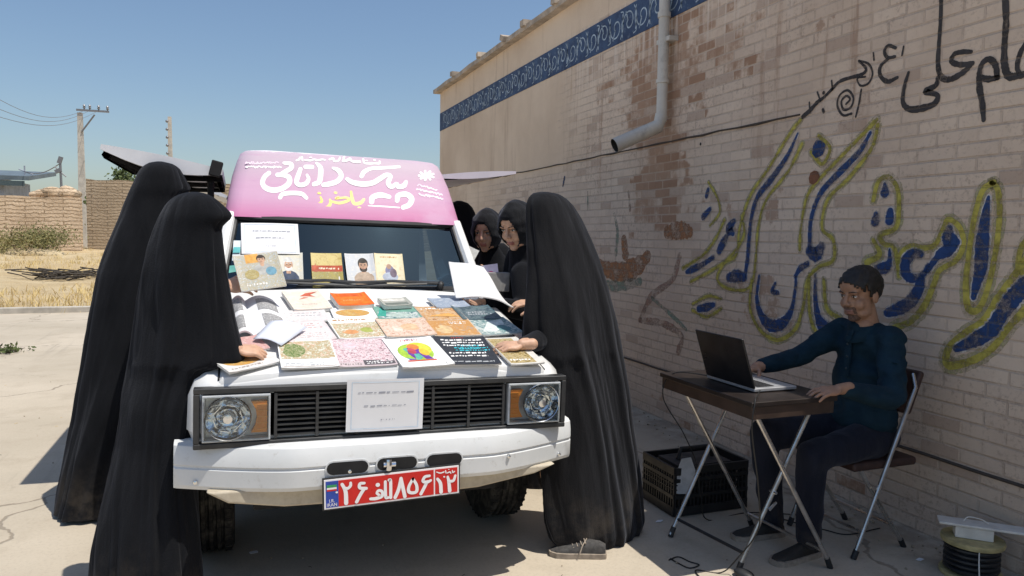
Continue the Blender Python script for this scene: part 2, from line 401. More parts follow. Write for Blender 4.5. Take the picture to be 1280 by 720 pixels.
b.v[0:4] = [Vector((q0.x, HY, rz-0.2)), Vector((q0.x, HY, rz+0.1)), Vector((q0.x, HY+8.5, rz+0.7)), Vector((q0.x, HY+8.5, rz+1.0))]
b.v[4:8] = [Vector((q1.x, HY, rz-0.2)), Vector((q1.x, HY, rz+0.1)), Vector((q1.x, HY+8.5, rz+0.7)), Vector((q1.x, HY+8.5, rz+1.0))]
b.build('roof', None, t_)
b = MB(); b.box(((q0.x+q1.x)/2, HY-0.06, rz-0.42), (q1.x-q0.x-0.5, 0.1, 0.35), None, flat((0.06, 0.09, 0.10), 0.6)); b.build('gutter', None, t_)
q = onY(26, 212, HY); b = MB(); b.tube([(q.x, HY+1, rz), (q.x, HY+1, q.z+0.35)], 0.05, 6, M_HW); b.tube([(q.x-.35, HY+1, q.z+.1), (q.x+.5, HY+1, q.z-.25)], 0.05, 6, M_HW); b.build('roof_antenna', None, t_)

M_PC = flat((0.52, 0.48, 0.42), 0.9, 0, .15, 3); M_STEEL = flat((0.25, 0.25, 0.26), 0.5, 0.6)
def pole(px, ptop, Y, label, arm):
    q = onY(px, ptop, Y); t_ = thing('utility_pole', label, 'utility pole', (q.x, Y, 0))
    b = MB(); H = q.z; b.hexa([(q.x+sx*w_, Y+sy*w_, z) for sx in (-1, 1) for sy in (-1, 1) for z, w_ in ((0, .24), (H, .15))], M_PC)
    b.v = [Vector((q.x+sx*w_, Y+sy*w_, z)) for sx in (-1, 1) for sy in (-1, 1) for z, w_ in ((-.2, .26), (H, .16))]
    b.build('post', None, t_, 0)
    if arm:
        e = onY(137, 142, Y); a = MB(); a.box(((q.x+e.x)/2-.1, Y-.2, e.z+.1), (e.x-q.x+.2, .12, .14), None, M_STEEL); a.build('crossarm', None, t_)
        a = MB(); s0 = onY(103, 165, Y); s1 = onY(119, 144, Y); a.tube([(s0.x, Y-.22, s0.z), (s1.x, Y-.22, s1.z)], .06, 6, M_STEEL); a.build('brace', None, t_)
        for px_ in (106, 113, 124, 135):
            i_ = onY(px_, 139, Y); a = MB(); a.lathe([(0.02, 0), (.05, .05), (.11, .12), (.05, .17), (.1, .24), (.03, .36)], (i_.x, Y-.2, e.z+.17), n=10, m=M_STEEL); a.build('insulator', None, t_)
    else:
        for k in range(5):
            z = H-.5-k*.75; a = MB(); a.tube([(q.x-.2, Y-.2, z), (q.x-.2, Y-.45, z)], .05, 6, M_STEEL); a.ell((q.x-.2, Y-.5, z), .14, None, M_STEEL, 8, 6); a.build('insulator', None, t_)
    return q
pole(100, 141, 62, 'tall concrete utility pole with a one sided crossarm and insulators', True)
for k, (px_, pe) in enumerate(((106, (-30, 108)), (113, (-30, 124)), (124, (-30, 137)))):
    a_, e_ = onY(px_, 138, 62), onY(pe[0], pe[1], 40); pts = [a_.lerp(e_, i/14)-Vector((0, 0, .9*math.sin(PI*i/14))) for i in range(15)]
    b = MB(); b.tube(pts, .014, 4, M_STEEL); tag(b.build('power_line', None, None), ('upper', 'middle', 'lower')[k]+' power line leaving the crossarm of the concrete pole', 'power line', 'power lines from the concrete pole')
pole(212, 146, 78, 'concrete utility pole with a column of insulators above the raised door', False)
q = onY(75, 198, 52); t_ = thing('lamp_post', 'short dark pole with fittings and a slack wire behind the tan wall', 'pole', (q.x, 52, 0))
b = MB(); b.tube([(q.x+.1, 52, 0), (q.x, 52, q.z)], .07, 8, M_STEEL); b.build('post', None, t_)
b = MB(); b.box((q.x, 52, q.z-.1), (.22, .2, .42), Matrix.Rotation(.3, 3, 'Y'), M_STEEL); b.box((q.x-.12, 52, q.z-.75), (.34, .2, .22), Matrix.Rotation(-.5, 3, 'Y'), M_STEEL); b.tube([(q.x-.3, 52, q.z-.5), (q.x+.3, 52, q.z-1.1)], .04, 6, M_STEEL); b.build('fitting', None, t_)
a_ = onY(30, 214, HY); pts = [(a_.x+(q.x-a_.x)*i/10, HY+(52-HY)*i/10, a_.z+(q.z-.3-a_.z)*i/10-.35*math.sin(PI*i/10)) for i in range(11)]
b = MB(); b.tube(pts, .03, 5, M_STEEL); tag(b.build('wire', None, None), 'thin slack wire running from the house roof to the dark pole', 'wire')
# crown of a tree behind the wall
def tree(px0, px1, ptop, Y, label, n):
    a, e = onY(px0, ptop, Y), onY(px1, ptop, Y); cx = (a.x+e.x)/2; R = (e.x-a.x)/2; H = a.z
    t_ = thing('tree', label, 'tree', (cx, Y, 0)); rd = random.Random(int(px0)); b = MB(); f = MB()
    b.tube([(cx, Y, -.1), (cx+.1, Y, H*.45), (cx, Y, H*.7)], [.28, .2, .12], 10, M_DARK)
    for k in range(26):
        an = rd.uniform(0, 2*PI); rr = R*math.sqrt(rd.random()); e_ = Vector((cx+math.cos(an)*rr, Y+math.sin(an)*rr*.8, H*(.97-.25*(rr/R)**2-rd.random()*.3)))
        b.tube([(cx, Y, H*.5), (cx+(e_.x-cx)*.5, Y+(e_.y-Y)*.5, H*.68), e_], [.09, .05, .015], 5, M_DARK)
        for _ in range(n//26):
            c_ = e_+Vector((rd.gauss(0, R*.16), rd.gauss(0, R*.16), rd.gauss(-.15, H*.05)))
            u = Vector((rd.gauss(0, 1), rd.gauss(0, 1), rd.gauss(0, 1))).normalized(); v = u.orthogonal(); s_ = rd.uniform(.07, .17)
            f.add([c_-u*s_, c_+v*s_*.5, c_+u*s_, c_-v*s_*.5], [[0, 1, 2, 3]], M_LEAF)
    b.build('trunk', None, t_); f.build('crown', None, t_, 0)
tree(112, 186, 209, 56, 'green tree crown showing above the grey mud wall', 4200)
tree(228, 282, 212, 66, 'smaller tree crown behind the raised side door', 1800)

# ---- the painted brick wall on the right
WX, WEND = 3.3, 12.36
def mat_wall():
    t = NT('painted_brick'); sep = t.node('SeparateXYZ'); t.put(sep.inputs[0], t.P()); Y, Z = sep.outputs[1], sep.outputs[2]
    cb = t.node('CombineXYZ'); wob = t.math('MULTIPLY', t.math('SUBTRACT', t.noise(1.1, 3), .5), .022)
    t.put(cb.inputs[0], Y); t.put(cb.inputs[1], t.math('ADD', Z, wob))
    br = t.node('TexBrick'); br.inputs['Scale'].default_value = 1; br.inputs['Mortar Size'].default_value = .0075; br.inputs['Mortar Smooth'].default_value = .35
    br.inputs['Brick Width'].default_value = .22; br.inputs['Row Height'].default_value = .0705; br.inputs['Bias'].default_value = 0
    br.inputs['Color1'].default_value = (0, 0, 0, 1); br.inputs['Color2'].default_value = (1, 1, 1, 1); br.inputs['Mortar'].default_value = (.5, .5, .5, 1)
    t.put(br.inputs['Vector'], cb.outputs[0])
    fr = t.math('FRACT', t.math('DIVIDE', t.math('ADD', Z, wob), .0705)); bed = t.ramp(t.math('MINIMUM', fr, t.math('SUBTRACT', 1, fr)), .03, .105, 1, 0)
    mort = t.math('MAXIMUM', t.math('MULTIPLY', bed, t.ramp(t.noise(2.6, 5, .7), .36, .66, .30, .85)), t.math('MULTIPLY', br.outputs['Fac'], t.ramp(t.noise(3.4, 5, .7), .36, .62, .15, .8)))
    rb = t.node('SeparateColor'); t.put(rb.inputs[0], br.outputs['Color']); rv = rb.outputs[0]
    n1 = t.noise(1.0, 6, .62); n2 = t.noise(7, 6, .7); n3 = t.noise(38, 5, .75)
    st = t.noise(1, 5, .7, t.scaled(t.P(), (1, 7.0, .55)))       # vertical streaks
    # whitewashed brick, its bricks unevenly worn
    ww = t.mix(t.ramp(n1, .3, .7), (.60, .465, .355), (.74, .60, .475))
    ww = t.mix(t.math('MULTIPLY', t.ramp(t.noise(.45, 3, .5), .42, .62), .45), ww, (.66, .56, .48))
    ww = t.mix(t.math('MULTIPLY', rv, .30), ww, (.47, .36, .29))
    ww = t.mix(t.math('MULTIPLY', t.math('MULTIPLY', t.ramp(n3, .50, .66), t.ramp(t.noise(1.7, 4, .6), .38, .60, .25, 1)), .62), ww, (.34, .25, .195))
    ww = t.mix(t.math('MULTIPLY', t.ramp(rv, .90, .93), .45), ww, (.36, .25, .19))
    ww = t.mix(t.math('MULTIPLY', mort, .48), ww, (.31, .235, .19))
    # bare brown brick with pale mortar
    bb = t.mix(rv, (.36, .22, .145), (.47, .32, .225)); bb = t.mix(t.math('MULTIPLY', t.ramp(n2, .45, .7), .5), bb, (.28, .17, .115))
    bb = t.mix(t.math('MULTIPLY', mort, .8), bb, (.56, .45, .36))
    Yd = t.math('ADD', Y, t.math('MULTIPLY', t.math('SUBTRACT', t.noise(1.6, 4, .65), .5), 2.0))
    def win(v, a, b_, s): return t.math('MULTIPLY', t.ramp(v, a-s, a+s), t.ramp(v, b_-s, b_+s, 1, 0))
    bare = t.math('MAXIMUM', t.math('MULTIPLY', win(Yd, 4.85, 5.95, .35), t.ramp(Z, 1.0, 1.9)),
                  t.math('MULTIPLY', win(Yd, 3.9, 6.6, .6), t.ramp(Z, 2.25, 2.75, 0, .74)))
    bare = t.math('MAXIMUM', bare, t.math('MULTIPLY', win(Yd, 4.7, 5.6, .5), t.ramp(Z, .5, .9, 0, .55)))
    bare = t.math('ADD', bare, t.ramp(Z, .12, .42, .62, 0))
    thr = t.math('ADD', t.math('MULTIPLY', n2, .70), t.math('ADD', t.math('MULTIPLY', rv, .48), t.math('MULTIPLY', st, .50)))
    bm = t.ramp(t.math('SUBTRACT', t.math('MULTIPLY', bare, .90), thr), -.18, .06)
    # odd chips everywhere
    bm = t.math('MAXIMUM', bm, t.math('MULTIPLY', t.ramp(t.math('MULTIPLY', n2, t.ramp(t.noise(.9, 3), .4, .7)), .43, .5), .7))
    c = t.mix(bm, ww, bb)
    # rust brown run-off streaks under the band
    sk = t.math('MULTIPLY', t.ramp(st, .54, .68), t.ramp(Z, 1.2, 3.1)); sk = t.math('MULTIPLY', sk, win(Y, 3.0, 7.0, .5))
    c = t.mix(t.math('MULTIPLY', sk, .6), c, (.33, .19, .12))
    dr = t.math('MULTIPLY', t.ramp(t.noise(1, 4, .6, t.scaled(t.P(), (1, 26, .9))), .52, .62), t.ramp(Z, 2.75, 3.26)); dr = t.math('MULTIPLY', dr, t.ramp(Y, 8.6, 6.8))
    c = t.mix(t.math('MULTIPLY', dr, .75), c, (.72, .62, .53))
    # smooth beige render on the far upper part
    pl = t.math('MULTIPLY', t.ramp(t.math('ADD', Y, t.math('MULTIPLY', n2, 1.4)), 7.2, 8.3), t.ramp(t.math('ADD', Z, t.math('MULTIPLY', n2, .1)), 2.18, 2.34))
    pl = t.math('MAXIMUM', pl, t.ramp(Z, 3.56, 3.6)); pl = t.math('MAXIMUM', pl, t.math('MULTIPLY', t.ramp(Y, 8.4, 10.5), .75))
    pc = t.mix(t.ramp(n1, .3, .7), (.62, .485, .365), (.73, .59, .455)); pc = t.mix(t.math('MULTIPLY', t.ramp(st, .55, .7), .5), pc, (.40, .29, .21))
    c = t.mix(pl, c, pc)
    rel = t.math('MULTIPLY', t.math('SUBTRACT', 1.0, pl), t.math('ADD', t.math('MULTIPLY', mort, -1.0), t.math('MULTIPLY', rv, .18)))
    h = t.math('ADD', rel, t.math('ADD', t.math('MULTIPLY', n2, .40), t.math('MULTIPLY', n3, .35)))
    return t.out(c, .92, 0, t.bump(h, .6, .014), .15), br
M_WALL, _ = mat_wall()
wall = thing('brick_wall', 'long whitewashed brick wall with painted blue writing and a blue frieze', 'wall', (WX+.15, 4.5, 0))
b = MB(); b.box((WX+.16, (WEND-3)/2, 1.9), (.32, WEND+3, 4.0), None, M_WALL); b.build('wall', None, wall, 0)
b = MB(); M_COP = flat((.40, .33, .26), .9, 0, .25, 6, .5)
n = 60; rs = []
for i in range(n+1):
    y = -3.05+(WEND+3.15)*i/n; zz = 3.9+.02*noise.noise(Vector((0, y*1.5, 0)))
    rs.append([Vector((WX-.10+.02*noise.noise(Vector((3, y*3, 0))), y, zz)), Vector((WX-.10, y, zz+.06)), Vector((WX+.42, y, zz+.10)), Vector((WX+.42, y, zz))])
b.rings(rs, M_COP); b.build('coping', None, wall, 30)
for y in (6.1, 7.3, 8.2, 8.9, 9.9, 11.2):
    b = MB(); rd = random.Random(int(y*10)); b.box((WX-.06, y, 3.97+rd.uniform(0, .03)), (.16, .05+rd.random()*.12, .07), Matrix.Rotation(rd.uniform(-.4, .4), 3, 'X'), M_COP); b.build('loose_tile', None, wall)
# dark groove along the wall, and the low one near the foot
b = MB(); M_GR = flat((.07, .055, .045), .95)
pts = [(WX-.004, 3.72+.45*i/1.0*0+(11.9-3.72)*i/40, 2.275+.012*noise.noise(Vector((i*.9, 0, 0)))) for i in range(41)]
b.tube(pts, [.006+.006*abs(noise.noise(Vector((i*1.7, 8, 0)))) for i in range(41)], 6, M_GR); pts = [(WX-.002, -2+(10.5)*i/40, .41+.008*noise.noise(Vector((i*.7, 3, 0)))) for i in range(41)]; b.tube(pts, .009, 6, M_GR)
b.build('groove', None, wall)
def wallpt(layer): return lambda y, z: Vector((WX-layer, y, z))
def px2w(x, y): q = onX(x, y, WX); return q.y, q.z
# frieze
t = NT('frieze_blue'); c = t.mix(t.ramp(t.noise(5, 5, .7), .3, .7), (.022, .042, .10), (.05, .095, .19)); c = t.mix(t.math('MULTIPLY', t.ramp(t.noise(22, 4, .7), .55, .72), .5), c, (.20, .26, .34)); M_BLUEBAND = t.out(c, .8)
b = MB(); zb, zt = 3.26, 3.555
b.box((WX-.003, (WEND-3)/2, (zb+zt)/2), (.008, WEND+2.98, zt-zb), None, M_BLUEBAND)
M_SCROLL = flat((.34, .42, .50), .85, 0, .35, 14); lay = wallpt(.009)
y = -2.8; k = 0
while y < WEND-.2:
    rd = random.Random(k); cz = (zb+zt)/2; s = .105+rd.uniform(-.012, .012); sg = 1 if k % 2 else -1
    stroke(b, [(y+s*1.0*math.cos(a)*(1-.11*a), cz+sg*s*math.sin(a)*(1-.11*a), .013) for a in [i*.55 for i in range(14)]], lay, M_SCROLL, 3)
    stroke(b, [(y-s*1.1, cz-sg*.09, .012), (y-s*1.2, cz+sg*.05, .014), (y-s*.8, cz+sg*.12, .010)], lay, M_SCROLL, 4)
    stroke(b, [(y+s*.2, cz+sg*.03, .018), (y+s*.5, cz+sg*.10, .012)], lay, M_SCROLL, 3); 
    stroke(b, [(y+.11, cz-sg*.11, .012), (y+.125, cz, .015), (y+.10, cz+sg*.10, .011), (y+.15, cz+sg*.12, .010)], lay, M_SCROLL, 4); y += .235; k += 1
b.build('painted_frieze', None, wall, 0)

# ---- brushed writing on the wall
def paint(c, gaps=.5, name='wall_paint'):
    t = NT(name); sep = t.node('SeparateXYZ'); t.put(sep.inputs[0], t.P())
    cb = t.node('CombineXYZ'); wob = t.math('MULTIPLY', t.math('SUBTRACT', t.noise(1.1, 3), .5), .022)
    t.put(cb.inputs[0], sep.outputs[1]); t.put(cb.inputs[1], t.math('ADD', sep.outputs[2], wob))
    br = t.node('TexBrick'); br.inputs['Scale'].default_value = 1; br.inputs['Mortar Size'].default_value = .0075; br.inputs['Mortar Smooth'].default_value = .35
    br.inputs['Brick Width'].default_value = .22; br.inputs['Row Height'].default_value = .0705; t.put(br.inputs['Vector'], cb.outputs[0])
    n2 = t.noise(9, 6, .7); n3 = t.noise(60, 4, .75)
    col = t.mix(t.ramp(n2, .35, .68), tuple(x*.72 for x in c), tuple(min(1, x*1.3) for x in c))
    a = t.math('MULTIPLY', t.math('SUBTRACT', 1, t.math('MULTIPLY', br.outputs['Fac'], .28)), t.ramp(t.math('ADD', t.math('MULTIPLY', n2, .6), t.math('MULTIPLY', n3, .4)), gaps-.20, gaps+.12))
    h = t.math('ADD', t.math('MULTIPLY', br.outputs['Fac'], -1), t.math('MULTIPLY', n3, .3))
    return t.out(col, .8, 0, t.bump(h, .6, .014), .25, a)
M_PB = paint((.024, .056, .16), .46); M_PY = paint((.44, .38, .08), .44); M_PY2 = paint((.40, .37, .20), .57); M_PK = paint((.055, .05, .05), .40); M_PW = paint((.62, .58, .55), .54)
S = [  # brush strokes of the big blue line: (x, y in the photo, brush width in m)
 [(998,167,.02),(985,195,.05),(965,224,.07),(948,246,.06),(940,272,.05),(937,300,.055),(935,325,.06),(932,345,.05)],
 [(931,347,.09),(922,345,.14),(912,347,.10)],
 [(1089,166,.03),(1075,190,.055),(1050,216,.065),(1030,237,.06),(1020,256,.05),(1014,280,.045),(1013,312,.05)],
 [(1013,314,.10),(1021,318,.14),(1028,308,.08)], [(1010,330,.06),(1001,336,.06),(995,346,.04)],
 [(950,345,.03),(947,372,.05),(952,393,.09),(964,407,.13),(979,404,.11),(990,388,.06),(995,362,.04),(996,344,.03)],
 [(970,354,.03),(966,364,.045),(973,366,.05)],
 [(918,277,.07),(912,286,.12),(917,292,.06)], [(911,292,.04),(905,303,.10),(900,313,.10)], [(892,322,.06),(880,330,.06),(868,336,.09),(859,340,.05)],
 [(886,237,.05),(884,245,.06)], [(888,262,.06),(880,271,.08)], [(874,386,.08),(884,384,.10),(893,381,.06)],
 [(1020,344,.03),(1020,370,.05),(1023,394,.08),(1030,408,.12),(1043,412,.10),(1052,405,.06)],
 [(1113,312,.02),(1113,326,.05),(1108,334,.10),(1098,337,.09)],
 [(1107,230,.03),(1107,241,.085)], [(1096,268,.05),(1095,277,.09)], [(1114,264,.06),(1113,275,.09)],
 [(1151,318,.07),(1141,318,.09),(1133,328,.09),(1134,343,.09),(1144,348,.07),(1156,342,.05),(1161,332,.04)],
 [(1153,348,.06),(1149,362,.10),(1138,378,.11),(1122,387,.10),(1110,391,.07)],
 [(1160,338,.05),(1170,325,.05),(1178,315,.06)], [(1176,318,.08),(1187,312,.10),(1196,303,.07)], [(1188,285,.05),(1187,295,.11),(1190,303,.12)],
 [(1237,246,.02),(1233,270,.07),(1229,305,.105),(1227,335,.095),(1222,355,.07),(1218,372,.04)],
 [(1284,356,.12),(1268,372,.12),(1252,394,.10),(1240,412,.11),(1220,425,.10),(1196,436,.05)],
]
Y2 = [  # yellow lines sprayed round the blue letters
 [(1001,150,.05),(987,168,.05),(960,212,.045),(938,245,.05),(925,285,.045),(921,318,.05),(905,330,.05),(897,350,.05),(915,362,.05),(938,358,.045),(945,325,.045),(948,285,.045),(958,250,.045),(985,215,.05),(1003,180,.05)],
 [(1096,150,.06),(1075,172,.05),(1040,208,.05),(1012,240,.05),(1002,280,.045),(1000,312,.05)],
 [(1098,156,.05),(1090,185,.05),(1062,222,.05),(1035,250,.05),(1028,285,.045),(1042,300,.05),(1042,325,.05),(1024,334,.05),(1010,350,.05),(1004,385,.055),(994,412,.06),(972,425,.06),(950,412,.06),(938,385,.05),(940,350,.05)],
 [(1024,170,.05),(1038,185,.05),(1028,205,.05),(1014,190,.05)],
 [(928,270,.05),(930,295,.05),(912,322,.05),(890,338,.05),(864,352,.05)], [(854,335,.05),(880,318,.05),(896,296,.05),(906,275,.05)],
 [(886,228,.04),(896,245,.04),(900,265,.04),(888,282,.04)], [(866,388,.05),(884,396,.05),(902,386,.05)], [(866,380,.04),(886,370,.05),(902,374,.04)],
 [(1012,345,.05),(1012,385,.05),(1018,410,.06),(1036,424,.06)], [(1030,350,.05),(1034,385,.06),(1050,398,.06)],
 [(1092,250,.06),(1098,228,.06),(1110,221,.06),(1122,235,.06),(1124,262,.06),(1120,285,.06),(1100,294,.07),(1106,305,.06),(1118,310,.06),(1124,335,.06)],
 [(1092,300,.05),(1100,318,.07),(1084,328,.08)],
 [(1124,345,.05),(1124,322,.06),(1138,308,.07),(1156,310,.06),(1170,305,.06),(1180,285,.06),(1186,274,.06),(1200,284,.06),(1205,305,.06),(1196,325,.06),(1175,338,.06),(1168,355,.07),(1156,382,.08),(1138,402,.08),(1118,410,.08)],
 [(1243,228,.06),(1229,238,.06),(1219,270,.06),(1212,315,.06),(1208,355,.07),(1211,385,.08),(1224,386,.07),(1236,358,.06),(1245,315,.06),(1250,270,.06),(1248,238,.06),(1240,228,.05)],
 [(1284,322,.07),(1268,345,.07),(1248,372,.07),(1230,400,.07),(1204,418,.07),(1186,436,.08),(1185,456,.09),(1212,452,.08),(1240,436,.07),(1262,408,.07),(1284,386,.08)],
 [(1284,300,.06),(1276,312,.06),(1274,335,.06),(1284,345,.06)],
]
writing = MB(); halo = MB()
for i, s_ in enumerate(Y2): stroke(halo, [px2w(x, y)+(w_*.46,) for x, y, w_ in s_], wallpt(.0030+.0002*(i % 5)), M_PY, 8, 0, .07, True, i)
for i, s_ in enumerate(Y2): stroke(halo, [px2w(x, y)+(w_*1.0,) for x, y, w_ in s_], wallpt(.0015+.0002*(i % 5)), M_PY2, 8, 0, .1, True, i+50)
for i, s_ in enumerate(S): stroke(halo, [px2w(x, y)+(w_*.70+.012,) for x, y, w_ in s_], wallpt(.0045+.0002*(i % 6)), M_PW, 8, 0, .14, True, i)
disc2(halo, *px2w(1018, 222), .045, .04, wallpt(.0043), paint((.20, .09, .05), .38), 16, .12)
for i, s_ in enumerate(S): stroke(writing, [px2w(x, y)+(w_*.66,) for x, y, w_ in s_], wallpt(.0062+.0002*(i % 6)), M_PB, 8, 0, .10, True, i)
disc2(writing, *px2w(1024, 186), .052, .055, wallpt(.0064), M_PB, 16, .1)
halo.build('yellow_outline', None, wall, 0); writing.build('painted_writing', None, wall, 0)
K = [  # thin black line of writing above
 [(1177,-6,.022),(1176,28,.022),(1174,56,.022),(1173,83,.026),(1178,97,.03),(1189,99,.03),(1205,90,.03),(1216,79,.022)],
 [(1216,79,.02),(1201,81,.028),(1190,77,.026),(1193,68,.024),(1203,65,.026),(1214,65,.022)],
 [(1173,97,.024),(1170,107,.028),(1157,114,.03),(1172,119,.028),(1168,130,.034),(1150,136,.036),(1136,136,.03),(1129,127,.026),(1131,108,.022),(1136,91,.018)],
 [(1247,97,.026),(1245,82,.03),(1237,74,.028),(1228,80,.026),(1225,95,.026),(1236,99,.03),(1248,97,.024)], [(1224,97,.03),(1225,112,.032),(1228,128,.03),(1230,150,.022)],
 [(1257,-6,.03),(1258,28,.03),(1256,56,.03),(1256,80,.034),(1261,95,.036),(1272,95,.03),(1284,92,.026)], [(1284,52,.02),(1276,66,.024),(1272,84,.022),(1277,96,.02)],
 [(1120,60,.018),(1111,57,.02),(1106,64,.02),(1110,72,.02),(1119,71,.018)], [(1111,73,.018),(1101,83,.022),(1101,95,.024),(1110,102,.026),(1122,97,.018)],
 [(1092,66,.01),(1093,75,.012)], [(1130,58,.01),(1128,69,.012)],
 [(1004,146,.03),(1013,138,.03),(1022,128,.026),(1030,122,.022),(1040,112,.022),(1050,102,.02),(1064,97,.022),(1078,93,.022),(1083,86,.018),(1074,76,.014)],
 [(1074,76,.012),(1086,80,.014),(1091,92,.012),(1086,104,.014),(1076,107,.012),(1072,98,.012),(1082,96,.012)], [(1012,128,.012),(1013,141,.014)], [(1022,115,.012),(1026,126,.012)], [(1040,101,.012),(1041,112,.014)],
 [(1058,130,.014),(1063,124,.014),(1058,120,.014),(1052,127,.014),(1055,137,.016),(1064,134,.014),(1067,122,.014),(1060,113,.014),(1050,119,.014),(1047,132,.014),(1054,144,.016),(1065,142,.014)], [(1077,112,.012),(1074,130,.014),(1070,146,.012)], [(1029,137,.02),(1030,140,.02)],
]
b = MB()
for i, s_ in enumerate(K): stroke(b, [px2w(x, y)+(w_,) for x, y, w_ in s_], wallpt(.0025+.0003*(i % 4)), M_PK, 7, 0, .12, True, i)
for px, py in ((1030, 116), (876, 180), (1018, 222)): disc2(b, *px2w(px, py), .012, .012, wallpt(.003), M_PK, 8)
b.build('black_writing', None, wall, 0)
# faded mural
b = MB(); mo, mg, mr = paint((.36, .17, .08), .5), paint((.22, .28, .22), .55), paint((.33, .20, .15), .56)
for i, (s_, m_) in enumerate((([(748,330,.10),(762,338,.16),(780,340,.18),(798,332,.16),(810,320,.10)], mo), ([(745,350,.06),(770,358,.10),(800,352,.08)], mg), ([(770,318,.05),(772,290,.05),(768,268,.04)], mg), ([(780,300,.10),(782,318,.12)], mo),
        ([(800,400,.05),(815,370,.07),(840,350,.06),(850,320,.06)], mr), ([(800,400,.05),(830,405,.06),(852,420,.06),(848,440,.06)], mr), ([(815,372,.03),(842,396,.04),(858,412,.03)], mg), ([(835,290,.12),(852,288,.16),(862,290,.1)], mo), ([(704,232,.03),(706,222,.04)], paint((.05, .07, .13), .42)), ([(786,240,.03),(788,262,.04)], mr), ([(735,240,.02),(735,262,.03)], mg))):
    stroke(b, [px2w(x, y)+(w_,) for x, y, w_ in s_], wallpt(.0012+.0003*i), m_, 7, 0, .2, True, i)
b.build('faded_mural', None, wall, 0)

# ---- downpipe
M_ZINC = NT('zinc'); t = M_ZINC; c = t.mix(t.ramp(t.noise(4, 5), .3, .7), (.50, .475, .43), (.66, .63, .57)); c = t.mix(t.math('MULTIPLY', t.ramp(t.noise(2.0, 6, .7), .55, .72), .6), c, (.22, .20, .18)); M_ZINC = t.out(c, .6, .12, spec=.4)
q = onX(830, 60, WX-.07); PY, bz = q.y, onX(822, 150, WX-.07).z
dp = thing('downpipe', 'grey metal rain downpipe ending in a kicked out spout', 'pipe', (WX-.07, PY, bz))
b = MB(); b.tube([(WX-.075, PY, bz-.02), (WX-.075, PY, 3.93)], .043, 14, M_ZINC); b.tube([(WX-.075, PY, 3.25), (WX-.075, PY, 3.29)], .052, 14, M_ZINC); b.tube([(WX-.075, PY, bz+.28), (WX-.075, PY, bz+.31)], .052, 14, M_ZINC); b.build('pipe', None, dp)
e = onY(768, 182, PY+.06)
b = MB(); b.tube([(WX-.075, PY, bz+.03), (WX-.10, PY+.01, bz-.06), (e.x, e.y, e.z)], [.052, .055, .058], 14, M_ZINC, caps=False)
b.tube([(WX-.075, PY, bz+.03), (WX-.10, PY+.01, bz-.06), (e.x, e.y, e.z)], [.047, .050, .053], 14, flat((.03, .03, .03), .9), caps=False); b.build('spout', None, dp)
b = MB(); b.box((WX-.04, PY, bz+.62), (.085, .19, .035), None, M_ZINC); b.build('bracket', None, dp)
# ================================================================== VAN
VX, VY = 0.585, 2.78
VM = Matrix.Translation((VX, VY, 0.5))@Matrix.Rotation(math.radians(1.15), 4, 'Y')@Matrix.Translation((0, 0, -0.5))   # it sits a little low on its right springs
def V(x, y, z): return VM@Vector((x, y, z))
van = thing('van', 'white pickup van turned mobile library with pink roof sign and books on its bonnet', 'van', (VX, VY+2.3, 0))
def vb(mb, name, m=None, parent=None, smooth=35, bevel=0, seg=2): return mb.build(name, m, parent or van, smooth, bevel, seg, VM)
def mat_paint():
    t = NT('van_paint'); n = t.noise(2.2, 6, .65); d = t.ramp(t.noise(14, 6, .7), .5, .75)
    c = t.mix(t.ramp(n, .3, .7), (.76, .76, .75), (.83, .83, .82)); c = t.mix(t.math('MULTIPLY', d, .22), c, (.50, .46, .40))
    t.p.inputs['Coat Weight'].default_value = .35; t.p.inputs['Coat Roughness'].default_value = .08
    return t.out(c, t.ramp(n, .3, .7, .28, .42), 0, None, .5)
M_VAN = mat_paint()
t = NT('bumper_paint'); n = t.noise(3, 6, .65); c = t.mix(t.ramp(n, .3, .7), (.60, .615, .62), (.68, .69, .695)); c = t.mix(t.math('MULTIPLY', t.ramp(t.noise(30, 5, .75), .56, .72), .35), c, (.33, .30, .26)); M_BUMP = t.out(c, .5)
t = NT('valance'); M_VAL = t.out(t.mix(t.ramp(t.noise(6, 6, .7), .35, .7), (.55, .49, .38), (.38, .32, .24)), .7)
M_RUB = flat((.018, .018, .02), .55, 0, .2, 20); M_BLK = flat((.028, .029, .031), .42, 0, .25, 18); M_DEEP = flat((.008, .008, .009), .8)
M_CHR = flat((.75, .76, .78), .16, 1.0, .04, 10)
def glass(tint, ior=1.5, rough=.03, gl=1.0):
    t = NT('glass'); t.n.remove(t.p); out = [n for n in t.n if n.type == 'OUTPUT_MATERIAL'][0]
    tr = t.node('BsdfTransparent'); tr.inputs[0].default_value = rgba(tint); g = t.node('BsdfGlossy'); g.inputs['Roughness'].default_value = rough; g.inputs[0].default_value = rgba(gl) if isinstance(gl, tuple) else (gl, gl, gl, 1)
    fr = t.node('Fresnel'); fr.inputs[0].default_value = ior; mx = t.node('MixShader')
    t.put(mx.inputs[0], fr.outputs[0]); t.put(mx.inputs[1], tr.outputs[0]); t.put(mx.inputs[2], g.outputs[0]); t.put(out.inputs[0], mx.outputs[0]); return t.m
M_WIND = glass((.10, .14, .18), 1.75, .03, (.52, .80, 1.0)); M_LENS = glass((.93, .95, .95), 1.45, .02)
def hz(y): return .955+.243*(y-.13)

